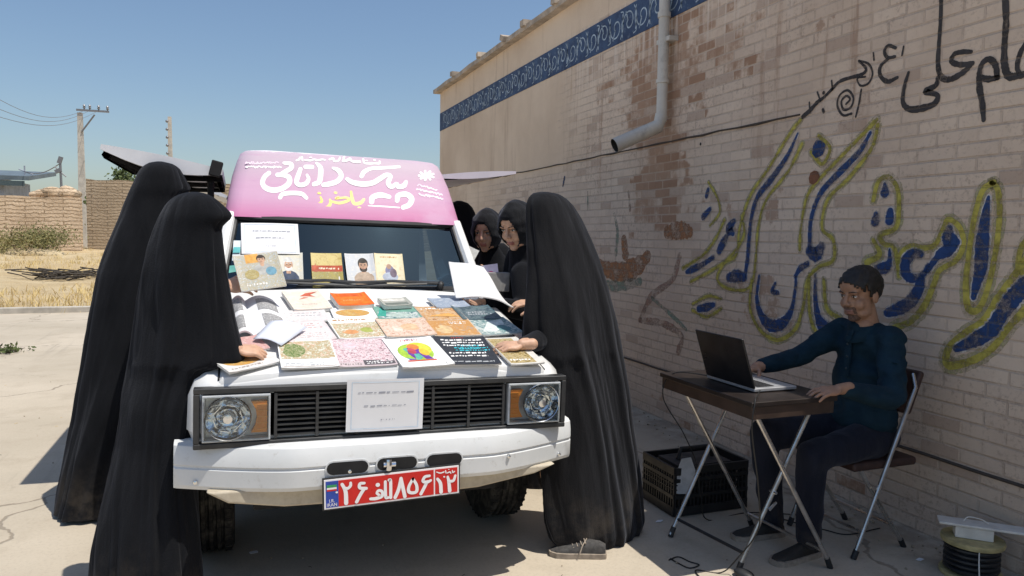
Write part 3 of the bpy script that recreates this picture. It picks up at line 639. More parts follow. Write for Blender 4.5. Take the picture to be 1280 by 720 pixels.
# ---- front clip: fenders and nose below the bonnet
def clip(y0, ys, hwf, topf, mat):
    rs = []
    for y in ys:
        h = hwf(y); z = topf(y); zb = .685 if y < .36 else .47
        half = [(0, z+.018), (.25, z+.015), (.45, z+.007), (h-.06, z-.012), (h-.022, z-.04), (h, z-.10), (h+.004, .74), (h+.002, zb+.06), (h-.02, zb)]
        pts = [(-x, zz) for x, zz in half[:0:-1]]+half
        rs.append([Vector((x, y, zz)) for x, zz in pts])
    return rs
b = MB(); ys = [.115, .120, .135, .16, .2, .27, .355, .365, .5, .7, .9, 1.1, 1.2]
rs = clip(0, ys, lambda y: .77-.055*max(0, 1-(y-.115)/.12)**2, lambda y: hz(y)-.012-(.014 if y < .12 else (.004 if y < .13 else 0)), M_VAN)
b.rings(rs, M_VAN); vb(b, 'fender_body', None, van, 40)
b = MB()   # bonnet panel, proud of the fenders
rs = []
for y in [.118, .124, .14, .22, .4, .6, .8, 1.0, 1.12, 1.135]:
    e = .006 if .12 < y < 1.13 else -.012
    xs = [-.655, -.645, -.45, -.25, 0, .25, .45, .645, .655]
    zs = [-.016, -.004, .008, .015, .019, .015, .008, -.004, -.016]
    top = [Vector((x, y, hz(y)-.010+e+q)) for x, q in zip(xs, zs)]
    rs.append(top+[Vector((x, y, hz(y)-.05)) for x in (.655, -.655)])
b.rings(rs, M_VAN); bo = vb(b, 'bonnet', None, van, 35)
b = MB()
for s in (-1, 1): b.tube([(s*.6575, y, hz(y)-.019) for y in (.13, .3, .6, .9, 1.12)], .0035, 6, M_DEEP)
b.tube([(-.655+1.31*i/12, .1165, hz(.118)-.046) for i in range(13)], .003, 6, M_DEEP); vb(b, 'seam', None, bo)
b = MB()   # cowl
b.hexa([(-.70, 1.13, hz(1.13)-.05), (-.70, 1.13, hz(1.13)+.002), (-.70, 1.26, 1.15), (-.70, 1.26, 1.215), (.70, 1.13, hz(1.13)-.05), (.70, 1.13, hz(1.13)+.002), (.70, 1.26, 1.15), (.70, 1.26, 1.215)], M_BLK); vb(b, 'cowl', None, van, 0)

# ---- windscreen, pillars and cab
def ws(u, v):  # u across -1..1, v up 0..1
    hw = .665+(.600-.665)*v
    return Vector((u*hw, 1.215+.25*v-.045*(1-u*u), 1.205+.355*v))
b = MB(); rs = [[ws(-1+2*i/16, v) for i in range(17)] for v in (0, .25, .5, .75, 1)]; b.rings(rs, M_WIND, (False, False), False); wsO = vb(b, 'windscreen', None, van, 60)
b = MB(); edge = [ws(-1+2*i/16, 0) for i in range(17)]+[ws(1, v) for v in (.25, .5, .75, 1)]+[ws(1-2*i/16, 1) for i in range(1, 17)]+[ws(-1, v) for v in (.75, .5, .25, 0)]
b.tube([p+Vector((0, -.004, .002)) for p in edge], .017, 8, M_RUB); vb(b, 'rubber_seal', None, wsO)
for s in (-1, 1):
    b = MB(); b.tube([(s*.715, 1.19, 1.16), (s*.683, 1.255, 1.28), (s*.628, 1.475, 1.58)], [.045, .034, .032], 10, M_VAN); vb(b, 'pillar', None, van)
    b = MB(); b.hexa([(s*.60, 1.2, .45), (s*.60, 1.2, 1.19), (s*.60, 2.33, .45), (s*.60, 2.33, 1.19), (s*.765, 1.2, .47), (s*.735, 1.2, 1.19), (s*.765, 2.33, .47), (s*.735, 2.33, 1.19)], M_VAN); d = vb(b, 'door', None, van, 0, .012)
    b = MB(); b.box((s*.772, 2.12, 1.02), (.03, .16, .035), None, M_BLK); vb(b, 'handle', None, d, 35, .006)
    b = MB(); b.hexa([(s*.715, 1.34, 1.2), (s*.63, 1.62, 1.545), (s*.715, 2.2, 1.2), (s*.63, 2.2, 1.545), (s*.722, 1.34, 1.2), (s*.637, 1.62, 1.545), (s*.722, 2.2, 1.2), (s*.637, 2.2, 1.545)], M_WIND); vb(b, 'window', None, d, 0)
b = MB(); b.box((0, 1.96, 1.575), (1.27, .80, .04), None, M_VAN); b.hexa([(-.74, 2.28, .5), (-.62, 2.28, 1.58), (-.74, 2.34, .5), (-.62, 2.34, 1.58), (.74, 2.28, .5), (.62, 2.28, 1.58), (.74, 2.34, .5), (.62, 2.34, 1.58)], M_VAN); vb(b, 'cab_shell', None, van, 0)
M_INT = flat((.05, .055, .06), .8); M_SEAT = flat((.10, .10, .11), .9, 0, .2, 12)
b = MB(); b.box((0, 1.40, 1.10), (1.2, .34, .16), None, M_INT); b.box((0, 1.7, .6), (1.2, 1.1, .06), None, M_INT); b.box((0, 2.265, 1.05), (1.2, .02, .95), None, M_INT); vb(b, 'dashboard', None, van, 35, .02)
for s in (-1, 1):
    b = MB(); b.box((s*.33, 1.85, .86), (.48, .46, .14), None, M_SEAT); b.box((s*.33, 2.10, 1.14), (.46, .12, .52), Matrix.Rotation(-.16, 3, 'X'), M_SEAT); b.box((s*.33, 2.15, 1.45), (.24, .08, .14), None, M_SEAT); vb(b, 'seat', None, van, 35, .03)
b = MB(); c0 = Vector((-.33, 1.62, 1.17)); ax = Vector((0, -.85, .5)).normalized(); x_ = Vector((1, 0, 0)); y_ = ax.cross(x_)
b.tube([c0+(x_*math.cos(2*PI*i/24)+y_*math.sin(2*PI*i/24))*.19 for i in range(25)], .013, 8, M_BLK); b.tube([c0-x_*.19, c0, c0+x_*.19], .012, 8, M_BLK); b.tube([c0, c0-ax*.18], .025, 8, M_BLK); vb(b, 'steering_wheel', None, van)
b = MB(); b.box((0.02, 1.44, 1.49), (.20, .02, .06), None, M_BLK); vb(b, 'rear_view_mirror', None, van, 35, .008)

# ---- pink sign over the cab
def signrect(z, yf, hw, yb, r):
    pts = []
    for cx, cy, a0 in ((hw-r, yf+r, -90), (hw-.03, yb-.03, 0), (-hw+.03, yb-.03, 90), (-hw+r, yf+r, 180)):
        rr = r if cy == yf+r else .03
        for k in range(7):
            a = math.radians(a0+90*k/6); pts.append(Vector((cx+rr*math.cos(a), cy+rr*math.sin(a), z)))
    return pts
SLOPE = .62
def sy(z): return 1.43+(z-1.57)*SLOPE
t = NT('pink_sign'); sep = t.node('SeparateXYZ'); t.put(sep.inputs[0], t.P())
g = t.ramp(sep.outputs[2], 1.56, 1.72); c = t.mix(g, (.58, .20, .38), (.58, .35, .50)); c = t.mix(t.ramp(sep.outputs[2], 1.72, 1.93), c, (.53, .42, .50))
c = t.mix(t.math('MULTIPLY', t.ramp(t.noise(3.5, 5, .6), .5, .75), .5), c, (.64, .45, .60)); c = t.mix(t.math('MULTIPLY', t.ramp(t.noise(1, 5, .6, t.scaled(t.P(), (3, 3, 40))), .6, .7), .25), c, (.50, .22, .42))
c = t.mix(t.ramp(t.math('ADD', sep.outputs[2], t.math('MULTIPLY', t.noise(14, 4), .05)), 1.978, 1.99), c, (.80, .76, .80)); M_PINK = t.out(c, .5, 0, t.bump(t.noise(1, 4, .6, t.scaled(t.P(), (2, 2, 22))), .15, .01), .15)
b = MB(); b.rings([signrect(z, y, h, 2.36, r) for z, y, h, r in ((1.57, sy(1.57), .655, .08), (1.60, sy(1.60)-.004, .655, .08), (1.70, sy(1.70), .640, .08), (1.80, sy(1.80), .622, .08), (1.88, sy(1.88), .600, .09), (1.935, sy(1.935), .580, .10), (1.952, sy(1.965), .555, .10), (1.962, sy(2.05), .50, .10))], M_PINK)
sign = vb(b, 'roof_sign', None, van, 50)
SN = (VM.to_3x3()@Vector((0, -1, SLOPE))).normalized(); SO = V(0, sy(1.7), 1.7)
def signpt(layer): return lambda x, y: onP(x, y, SO+SN*layer, SN)
M_WHT = flat((.84, .82, .83), .45, 0, .04, 10); M_YEL = flat((.83, .62, .10), .45, 0, .1, 10); M_LIL = flat((.80, .62, .76), .45, 0, .06, 10)
def z1(L, k): return [(300+x/8, 180+y/8, w_/8) for x, y, w_ in L] if k == 1 else [(420+x/7.2, 180+y/7.2, w_/7.2) for x, y, w_ in L]
LOGO = [z1([(290,290,44),(245,330,46),(225,390,48),(260,440,54),(340,462,54),(430,440,54),(490,390,54),(490,335,50),(440,312,46),(375,308,44)], 1),
 z1([(400,308,40),(455,275,46),(510,240,46),(510,200,42),(440,190,30)], 1), z1([(400,535,40),(430,500,44),(530,490,46),(620,500,44),(665,540,36)], 1),
 z1([(605,250,40),(580,320,46),(565,380,48),(600,410,46),(660,395,46),(685,350,36),(670,310,26)], 1), z1([(655,228,42),(720,230,42)], 1),
 z1([(765,190,24),(805,240,48),(805,320,52),(790,380,50),(740,402,44)], 1), z1([(930,240,26),(985,265,46),(1012,320,50),(970,375,50),(890,400,50),(835,408,44)], 1),
 z1([(100,315,34),(150,345,44),(240,360,48),(330,350,46),(400,310,44),(450,280,40),(490,290,36),(470,350,44),(500,385,40),(545,360,36),(560,385,40),(610,375,44),(630,340,30)], 2),
 z1([(230,290,36),(255,250,36),(320,220,30),(420,215,28),(570,205,24)], 2), z1([(320,520,44),(330,480,48),(400,458,48),(480,475,36)], 2),
 z1([(550,510,40),(560,465,46),(630,452,46),(680,490,48),(660,545,46),(605,570,42)], 2), z1([(290,555,8),(430,562,12),(570,572,12)], 2), z1([(370,618,10),(540,608,12),(700,606,10)], 1)]
YEL = [z1([(735,630,24),(785,605,30),(818,570,26),(805,530,18)], 1), z1([(785,490,22),(800,492,22)], 1), z1([(825,640,24),(880,630,34),(905,590,30),(900,555,18)], 1), z1([(915,575,24),(1000,590,28),(1090,560,28),(1060,535,22),(960,545,22),(985,530,20)], 1), z1([(950,485,24),(962,488,24)], 1),
 z1([(135,430,22),(145,490,30),(165,535,30),(220,530,32),(250,500,26)], 2), z1([(205,575,24),(215,577,24)], 2)]
SMALL = [z1([(565,160,14),(590,150,16),(600,130,14)], 1), z1([(620,125,14),(625,160,14)], 1), z1([(650,155,14),(700,160,16),(740,150,14),(780,158,14),(820,150,14),(850,155,12)], 1), z1([(700,130,10),(715,130,10)], 1), z1([(895,150,16),(930,140,18),(945,165,18),(985,160,14),(1000,130,14)], 1), z1([(1035,130,14),(1040,165,14),(1080,150,16),(1100,140,16),(1120,165,16),(1200,170,14)], 1),
 z1([(60,150,12),(75,110,12)], 2), z1([(90,150,14),(120,135,14),(145,152,14),(180,160,12),(215,160,12)], 2), z1([(245,130,12),(255,165,14),(300,172,14),(345,170,14),(390,170,14),(392,150,10)], 2), z1([(270,145,9),(280,146,9)], 2), z1([(340,140,9),(352,141,9)], 2)]
b = MB()
for i, s_ in enumerate(LOGO): stroke(b, s_, signpt(.0012+.0003*(i % 4)), M_WHT, 7)
for i, s_ in enumerate(YEL): stroke(b, s_, signpt(.0012+.0003*(i % 4)), M_YEL, 6)
for i, s_ in enumerate(SMALL): stroke(b, [(x, y+.6, w_*1.25) for x, y, w_ in s_], signpt(.0012+.0003*(i % 4)), M_WHT, 6)
rd = random.Random(2)
def scribble(b, x0, x1, y, lay, m, th, slope=0.0):
    x = x0
    while x < x1:
        l = rd.uniform(1.0, 4.0); n_ = max(2, int(l/0.9)); pts = [(x+l*k/n_, y+slope*(x+l*k/n_-x0)+rd.uniform(-.6, .6)*th*1.3, th*rd.uniform(.7, 1.1)) for k in range(n_+1)]
        stroke(b, pts, signpt(lay), m, 3); x += l+rd.uniform(.4, .9)
scribble(b, 307, 348, 203.5, .0012, M_LIL, 1.5); scribble(b, 307, 349, 208.8, .0014, M_WHT, 1.6)
scribble(b, 522, 546, 231, .0012, M_LIL, 1.5, .25); scribble(b, 521, 550, 236.5, .0014, M_LIL, 1.5, .22); scribble(b, 524, 553, 242.5, .0016, M_LIL, 1.6, .2)
for a in range(9):   # round emblem of petals
    an = 2*PI*a/9; stroke(b, [(533+4*math.cos(an), 219.5+2.6*math.sin(an), 2.2), (533+9.2*math.cos(an+.35), 219.5+5.6*math.sin(an+.35), 3.0)], signpt(.0012+.0003*(a % 3)), M_WHT, 3)
disc2(b, 533, 219.5, 2.8, 1.8, signpt(.0024), M_LIL); b.build('sign_lettering', None, sign, 0)

# ---- bumper
def bsweep(x): a = max(0, abs(x)-.38)/.42; return .150*a**1.35
b = MB(); prof = [(.14, .70), (.05, .698), (.018, .688), (.004, .655), (0, .622), (.007, .617), (.007, .611), (0, .606), (.002, .545), (.014, .528), (.06, .522), (.14, .522)]
rs = []
xs = [-.80+1.6*i/48 for i in range(49)]
rs.append([Vector((-.812, .42, z)) for _, z in prof]); rs.append([Vector((-.812, .165+y*.6, z)) for y, z in prof])
for x in xs: rs.append([Vector((x, bsweep(x)+y, z)) for y, z in prof])
rs.append([Vector((.812, .165+y*.6, z)) for y, z in prof]); rs.append([Vector((.812, .42, z)) for _, z in prof])
b.rings(rs, M_BUMP); bump = vb(b, 'bumper', None, van, 30)
def pill(cx, cz, hw, hh, y, n=6):
    return [(cx+sx*(hw-hh)+hh*math.cos(a0+PI*k/n)*1, cz+hh*math.sin(a0+PI*k/n)) for sx, a0 in ((1, -PI/2), (-1, PI/2)) for k in range(n+1)]
def onVan(x, y, yl):  # pixel -> van-local point on the plane y = yl
    p = onP(x, y, V(0, yl, .5), VM.to_3x3()@Vector((0, 1, 0))); return VM.inverted()@p
for i, (x0, x1, yc) in enumerate(((410, 459, 584.5), (472, 521, 579), (533, 578, 574.5))):
    p = onVan((x0+x1)/2, yc, -.002); hw = (x1-x0)/2/920*2.93
    b = MB(); b.prism(pill(p.x, p.z, hw+.006, .030, 0), (0, -.003, 0), (1, 0, 0), (0, 0, 1), .004, M_BUMP); b.prism(pill(p.x, p.z, hw, .0235, 0), (0, -.006, 0), (1, 0, 0), (0, 0, 1), .004, M_DEEP); s_ = vb(b, 'slot', None, bump, 0)  # near-black pill set proud paints the shade of the recess
    if i == 1: b = MB(); b.tube([(p.x-.035, -.010, p.z-.018), (p.x-.035, -.016, p.z), (p.x-.035, -.010, p.z+.018)], .013, 8, M_CHR); b.tube([(p.x-.055, -.009, p.z), (p.x-.008, -.009, p.z)], .010, 8, M_CHR); vb(b, 'tow_hook', None, bump)
for x, z in ((-.735, .56), (.735, .56), (-.19, .595), (.46, .60)):
    b = MB(); b.lathe([(0.0, .010), (.007, .008), (.010, 0)], (x, bsweep(x)-.001, z), (0, -1, 0), 10, M_CHR); vb(b, 'bolt', None, bump)
b = MB(); b.prism([(-.70, .535), (-.62, .487), (-.42, .455), (-.1, .448), (.35, .462), (.60, .50), (.70, .535)], (0, .06, 0), (1, 0, 0), (0, 0, 1), .05, M_VAL)
vb(b, 'valance', None, van, 0, .01)
# number plate
pc = onVan(492, 608.5, -.016); pl = MB(); PW, PH = .262, .056; tl = math.radians(1.8)
def plt(x, z, d): return Vector((pc.x+x*math.cos(tl)-z*math.sin(tl), -.014-d, pc.z+x*math.sin(tl)+z*math.cos(tl)))
M_RED = flat((.58, .012, .01), .35, 0, .08, 25); M_BLU = flat((.02, .06, .36), .35)
def plq(b, x0, x1, z0, z1_, d0, d1, m): b.hexa([plt(x, z, d) for x in (x0, x1) for d in (d0, d1) for z in (z0, z1_)], m)
plq(pl, -PW-.006, PW+.006, -PH-.006, PH+.006, -.008, -.001, M_BLK); plq(pl, -PW, PW, -PH, PH, -.001, .003, M_WHT)
plq(pl, -PW+.008+.045, PW-.103, -PH+.006, PH-.006, .003, .004, M_RED); plq(pl, PW-.097, PW-.006, -PH+.006, PH-.006, .003, .004, M_RED); plq(pl, -PW+.006, -PW+.0525, -PH+.006, PH-.006, .003, .004, M_BLU)
plq(pl, -PW+.010, -PW+.046, .026, .036, .004, .0048, flat((.03, .30, .10), .4)); plq(pl, -PW+.010, -PW+.046, .019, .0258, .004, .0048, M_WHT); plq(pl, -PW+.010, -PW+.046, .0125, .0188, .004, .0048, M_RED)
plate = pl.build('license_plate', None, van, 0, 0, 2, VM)
def pz(x, y):   # zoomed photo -> plate coordinates (the plate's corners are at (52,200) (1185,100) (1185,322) (52,428))
    u = (x-52)/1133.0; top = 200-100*u; bot = 428-106*u
    return -PW+2*PW*u, PH-2*PH*(y-top)/(bot-top)
CH = [[(195,232,26),(212,262,28),(224,300,32),(226,380,34)], [(214,262,24),(240,264,24),(262,245,24),(264,222,22)], [(375,226,22),(340,230,26),(338,262,26),(390,268,26)], [(372,272,28),(345,310,28),(310,372,28)],
 [(425,352,24),(470,350,28),(520,332,28),(520,296,24),(492,288,24),(478,308,22),(500,326,20)], [(484,242,34),(487,243,34)], [(548,218,24),(550,335,26),(570,345,24)], [(580,205,26),(592,215,26),(592,345,26)],
 [(680,200,28),(660,280,30),(630,345,30)], [(680,195,28),(696,270,30),(712,340,30)], [(782,200,24),(812,250,26),(812,300,28),(775,312,26),(745,300,28),(748,258,26),(782,200,24)],
 [(925,178,22),(885,186,26),(868,220,26),(905,228,26),(935,215,22)], [(905,225,26),(880,270,28),(850,322,28)], [(995,205,24),(1020,240,30),(1026,310,32)], [(1085,190,22),(1095,230,28),(1102,302,32)], [(1100,225,24),(1135,220,24),(1152,180,22)],
 [(988,150,9),(1020,158,11),(1052,150,11)], [(1066,138,9),(1070,158,10)], [(1082,158,10),(1104,150,11),(1112,160,10)], [(1126,138,9),(1130,155,10),(1146,146,9)], [(1053,188,14),(1056,189,14)], [(1092,130,6),(1098,130,6)], [(150,293,16),(153,293,16)]]
b = MB()
def mkplt(d): return lambda x, z: VM@plt(x, z, d)
for i, s_ in enumerate(CH): stroke(b, [pz(x, y)+(w_*2*PW/1133,) for x, y, w_ in s_], mkplt(.0048+.0003*(i % 4)), M_WHT, 6)
def text2(body, size):
    cu = bpy.data.curves.new('t', 'FONT'); cu.body = body; cu.size = size; cu.align_x = 'CENTER'; o = bpy.data.objects.new('t', cu); COL.objects.link(o)
    me = bpy.data.meshes.new_from_object(o.evaluated_get(bpy.context.evaluated_depsgraph_get())); vs = [v.co.copy() for v in me.vertices]; fs = [list(p.vertices) for p in me.polygons]
    bpy.data.objects.remove(o); bpy.data.meshes.remove(me); return vs, fs
for body, z in (('I.R.', -.031), ('IRAN', -.046)):
    vs, fs = text2(body, .018); b.add([mkplt(.0049)(-PW+.028+v.x*.95, z+v.y) for v in vs], fs, M_WHT)
b.build('plate_characters', None, plate, 0)

# ---- grille and headlights
b = MB(); fo, fi = .735, .705
def frame(b, x0, x1, z0, z1_, w_, y0, y1, m):
    b.box(((x0+x1)/2, (y0+y1)/2, z1_-w_/2), (x1-x0, y1-y0, w_), None, m); b.box(((x0+x1)/2, (y0+y1)/2, z0+w_/2), (x1-x0, y1-y0, w_), None, m)
    for x in (x0+w_/2, x1-w_/2): b.box((x, (y0+y1)/2, (z0+z1_)/2), (w_, y1-y0, z1_-z0-2*w_), None, m)
GZ0, GZ1 = .690, .915
frame(b, -.742, .742, GZ0, GZ1, .021, .080, .130, M_BLK); b.box((0, .119, (GZ0+GZ1)/2), (1.42, .008, .17), None, M_DEEP); gr = vb(b, 'grille', None, van, 35, .012)
for k in range(9):
    z = GZ0+.036+k*.0192; b = MB(); b.hexa([(-.455, .088, z-.0015), (-.455, .088, z+.0045), (-.455, .114, z+.003), (-.455, .114, z+.009), (.455, .088, z-.0015), (.455, .088, z+.0045), (.455, .114, z+.003), (.455, .114, z+.009)], M_BLK); vb(b, 'slat', None, gr, 0)
for k in range(7):
    x = -.456+k*.152; b = MB(); b.box((x, .096, (GZ0+GZ1)/2), (.011, .024, GZ1-GZ0-.052), None, M_BLK); vb(b, 'divider', None, gr, 0)
t = NT('chrome_facets'); v = t.node('TexVoronoi'); v.inputs['Scale'].default_value = 42; t.put(v.inputs['Vector'], t.P()); M_REF = t.out((.88, .90, .93), .16, 1.0, t.bump(v.outputs['Distance'], .18, .02)); M_ORG = flat((.80, .27, .03), .25, 0, .05, 60)
M_HOUS = flat((.55, .58, .61), .35, .4, .15, 30)
for s in (-1, 1):
    xi, xo = .475*s, .712*s; x0, x1 = min(xi, xo), max(xi, xo); z0, z1_ = GZ0+.026, GZ1-.026
    b = MB(); frame(b, x0, x1, z0, z1_, .009, .074, .118, flat((.50, .52, .54), .35)); b.box(((x0+x1)/2, .1165, (z0+z1_)/2), (x1-x0-.018, .004, z1_-z0-.018), None, M_HOUS); hl = vb(b, 'headlight', None, van, 0, .002)
    b = MB(); cx = xo-s*.088; cz = (z0+z1_)/2
    rr = random.Random(5); bz_ = []
    for r_, d_ in ((.078, -.012), (.070, .0), (.056, .014), (.038, .024), (.018, .029), (.002, .030)): bz_.append([Vector((cx+r_*math.cos(2*PI*k/18)*(1+rr.uniform(-.07, .07)), .085+d_+rr.uniform(-.003, .003)*(r_ < .075), cz+min(.078, r_)*math.sin(2*PI*k/18)*.92)) for k in range(18)])
    b.rings(bz_, M_REF, (False, True))
    b.lathe([(.004, -.028), (.016, -.026), (.017, -.012), (.010, -.004), (.004, 0)], (cx, .085, cz), (0, 1, 0), 16, M_CHR)
    b.lathe([(.030, -.004), (.034, .004), (.034, .018), (.022, .022)], (cx, .085, cz), (0, 1, 0), 20, M_REF, (False, False)); b.lathe([(.078, -.014), (.081, -.018), (.083, -.012)], (cx, .085, cz), (0, 1, 0), 28, M_CHR, (False, False))
    for k in range(6):
        an = PI*k/3+.3; b.box((cx+.048*math.cos(an), .083, cz+.048*math.sin(an)), (.002, .02, .03), Matrix.Rotation(-an, 3, 'Y'), M_REF)
    vb(b, 'reflector', None, hl, 12)
    b = MB(); xc = xi+s*.038
    pts = [(0, -.062), (.056, -.062), (.040, -.03), (.036, 0), (.040, .03), (.056, .062), (0, .062)]
    pts = [(xi+s*(.012+x), cz+z*.95) for x, z in pts]
    if s > 0: pts = pts[::-1]
    b.prism(pts, (0, .082, 0), (1, 0, 0), (0, 0, 1), .03, M_ORG)
    for k in range(5): b.box((xi+s*.028, .0805, cz-.046+k*.023), (.036, .003, .004), None, flat((.85, .36, .07), .2, 0, .04))
    vb(b, 'turn_signal', None, hl, 0)
    b = MB(); b.box(((x0+x1)/2, .0715, cz), (x1-x0-.01, .004, z1_-z0-.01), None, M_LENS); vb(b, 'lens', None, hl, 0)
# ---- wipers and door mirror
for px0, xa in ((-.42, .16), (.46, -.14)):
    b = MB(); p0 = Vector((px0, 1.16, hz(1.13)+.03)); p1 = Vector((xa, 1.145, 1.235)); b.lathe([(.018, -.02), (.02, .015), (.01, .025)], p0, (0, -.3, 1), 10, M_BLK); b.tube([p0+Vector((0, 0, .012)), p0*.55+p1*.45+Vector((0, -.012, .02)), p1], [.010, .008, .006], 8, M_BLK)
    d_ = (p1-p0).normalized(); b.tube([p1-d_*.28+Vector((0, .005, -.012)), p1+Vector((0, -.004, -.006)), p1+d_*.22+Vector((0, .006, .0))], [.007, .009, .006], 6, M_BLK); vb(b, 'wiper', None, van)
for s in (1, -1):
    b = MB(); b.tube([(s*.70, 1.26, 1.19), (s*.76, 1.20, 1.20)], .012, 8, M_BLK); b.box((s*.80, 1.20, 1.25), (.15, .06, .11), Matrix.Rotation(s*.2, 3, 'Z'), flat((.30, .295, .29), .5)); vb(b, 'door_mirror', None, van, 35, .018, 3)

# ---- wheels, underside, cargo box
t = NT('tyre'); M_TYR = t.out(t.mix(t.ramp(t.noise(14, 5, .7), .4, .7), (.022, .021, .02), (.10, .09, .075)), .9, spec=.2)
def wheel(x, y, s):
    W = thing_part = bpy.data.objects.new('wheel', None); COL.objects.link(W); W.parent = van; c = Vector((VX+x, VY+y, .335)); W.location = c-van.location
    b = MB(); R = .335; pr = [(.20, -.085), (.26, -.098), (.31, -.097), (R-.006, -.088), (R, -.078)]
    for q in (-.048, -.016, .016, .048): pr += [(R, q-.010), (R-.012, q-.007), (R-.012, q+.004), (R, q+.007)]
    pr += [(R, .078), (R-.006, .088), (.31, .097), (.26, .098), (.20, .085)]
    b.lathe(pr, c, (s, 0, 0), 48, M_TYR)
    for k in range(44):
        an = 2*PI*k/44; 
        for sx in (-1, 1): b.box(c+Vector((sx*.072, math.cos(an)*(R-.002), math.sin(an)*(R-.002))), (.03, .012, .012), Matrix.Rotation(an-PI/2, 3, 'X'), M_TYR)
    b.build('tyre', None, W, 35)
    b = MB(); b.lathe([(.205, -.07), (.21, .075), (.19, .07), (.16, .045), (.10, .055), (.07, .07), (.001, .075)], c, (s, 0, 0), 32, flat((.45, .46, .47), .4, .8)); b.build('rim', None, W, 35)
for x, y in ((-.70, .92), (.70, .92), (-.70, 4.2), (.70, 4.2)): wheel(x, y, -1 if x < 0 else 1)
for s in (-1, 1):
    for y in (.92, 4.2): b = MB(); b.prism([(y+.41*math.cos(PI*k/16), .47+.30*math.sin(PI*k/16)) for k in range(17)], (s*.772, 0, 0), (0, 1, 0), (0, 0, 1), -.004*s, M_DEEP); vb(b, 'wheel_arch', None, van)  # near-black plate paints the shade of the wheel well
b = MB(); b.box((0, 2.5, .43), (1.05, 4.3, .16), None, M_DEEP); b.tube([(-.62, .92, .33), (.62, .92, .33)], .05, 10, M_DEEP); b.tube([(-.62, 4.2, .33), (.62, 4.2, .33)], .06, 10, M_DEEP); b.ell((.05, 4.2, .33), .13, None, M_DEEP); b.tube([(-.16, .3, .36), (-.16, .3, .46)], .012, 6, M_DEEP); b.tube([(-.2, .3, .36), (-.12, .3, .36)], .012, 6, M_DEEP); vb(b, 'chassis', None, van, 35)  # dark box added to block light under the body, besides axles and hook
b = MB(); n0 = [(-.765, .50), (-.765, 1.12), (-.62, 1.16), (-.60, 1.88), (-.54, 1.93), (.54, 1.93), (.60, 1.88), (.62, 1.16), (.765, 1.12), (.765, .50)]
b.rings([[Vector((x, y, z)) for x, z in n0] for y in (2.40, 5.75)], M_VAN); vb(b, 'cargo_box', None, van, 0, .015)
for s in (-1, 1): b = MB(); b.hexa([(s*.612, 2.5, 1.2), (s*.60, 2.5, 1.84), (s*.612, 5.6, 1.2), (s*.60, 5.6, 1.84), (s*.626, 2.5, 1.2), (s*.612, 2.5, 1.84), (s*.626, 5.6, 1.2), (s*.612, 5.6, 1.84)], M_DEEP); vb(b, 'shelf_opening', None, van, 0)  # solid near-black panels paint the shade inside the side openings
M_WDOOR = flat((.72, .72, .75), .4, 0, .05, 6); M_LILW = flat((.74, .68, .74), .4, 0, .05, 6)
def lift(tip, hinge, ylen, m, thick, name='side_door', pale=False):
    """a top hinged flap: curved white skin with a dark ribbed underside"""
    b = MB(); c = MB(); n = 10; u = hinge-tip; L = u.length; u.normalize(); up = Vector((0, 1, 0)).cross(u).normalized()
    if up.z < 0: up = -up
    rs = []
    for yy in (0, .01, ylen-.01, ylen):
        top = [tip+u*L*i/n+up*(.010*math.sin(PI*i/n))+Vector((0, yy, 0)) for i in range(n+1)]
        bot = [tip+u*L*i/n+up*(-.014-thick*.75*math.sin(PI*min(1, .06+.86*i/n)))+Vector((0, yy, 0)) for i in range(n, -1, -1)]
        rs.append(top+bot)
    b.rings(rs, m); o = b.build(name, None, van, 40)
    if pale:
        for k, l in ((.08, .30), (.70, .12)): c = MB(); c.box(hinge+(tip-hinge)*(k+l/2)-up*.022+Vector((0, .05, 0)), (L*l, .07, .022), Matrix.Rotation(math.atan2(-(tip-hinge).z, (tip-hinge).x), 3, 'Y'), M_DEEP); c.build('latch', None, o, 0)
        if pale: return o
    for yy in (.09, ylen/2, ylen-.03): c.tube([tip+u*.05-up*.045+Vector((0, yy, 0)), tip+u*L*.5-up*(thick+.02)+Vector((0, yy, 0)), hinge-up*.045+Vector((0, yy, 0))], .020, 6, M_DEEP)
    for k in (.03, .5, .97): c.tube([tip+u*L*k-up*(.045+(.03 if k == .5 else 0))+Vector((0, .09, 0)), tip+u*L*k-up*(.045+(.03 if k == .5 else 0))+Vector((0, ylen-.02, 0))], .022, 6, M_DEEP)
    md = tip+u*L*.5-up*(thick*.75+.020); MD_ = flat((.014, .014, .016), .8)
    for v in ([tip+u*.03-up*.034, md], [md, hinge-up*.034]): c.hexa([p+Vector((0, y, 0))+up*q for p in v for y in (.025, ylen-.025) for q in (-.004, 0)], MD_); c.build('inner_frame', None, o)
    return o
Y1 = 4.45
o = lift(onY(126, 180, Y1), onY(279, 212, Y1), 1.35, M_WDOOR, .085)
b = MB(); q = onY(270, 211, Y1-.02); b.box(q, (.06, .06, .085), Matrix.Rotation(.25, 3, 'Y'), M_DEEP); b.build('hinge', None, o, 35, .006)
b = MB(); q0 = onY(263, 208, Y1+.1); b.tube([q0, (q0.x, q0.y, 1.18)], .018, 8, M_DEEP); b.build('strut', None, o)
A_, H_ = onY(126, 180, Y1), onY(279, 212, Y1)
lift(Vector((A_.x-.12, 7.0, A_.z+.20)), Vector((H_.x, 7.0, H_.z-.03)), 1.35, M_WDOOR, .05, 'side_door', True)  # unseen second flap, put in to cast the shadow farther back
lift(onY(645, 214, 4.9), onY(545, 219, 4.9), 1.45, M_LILW, .03, 'side_door', True)
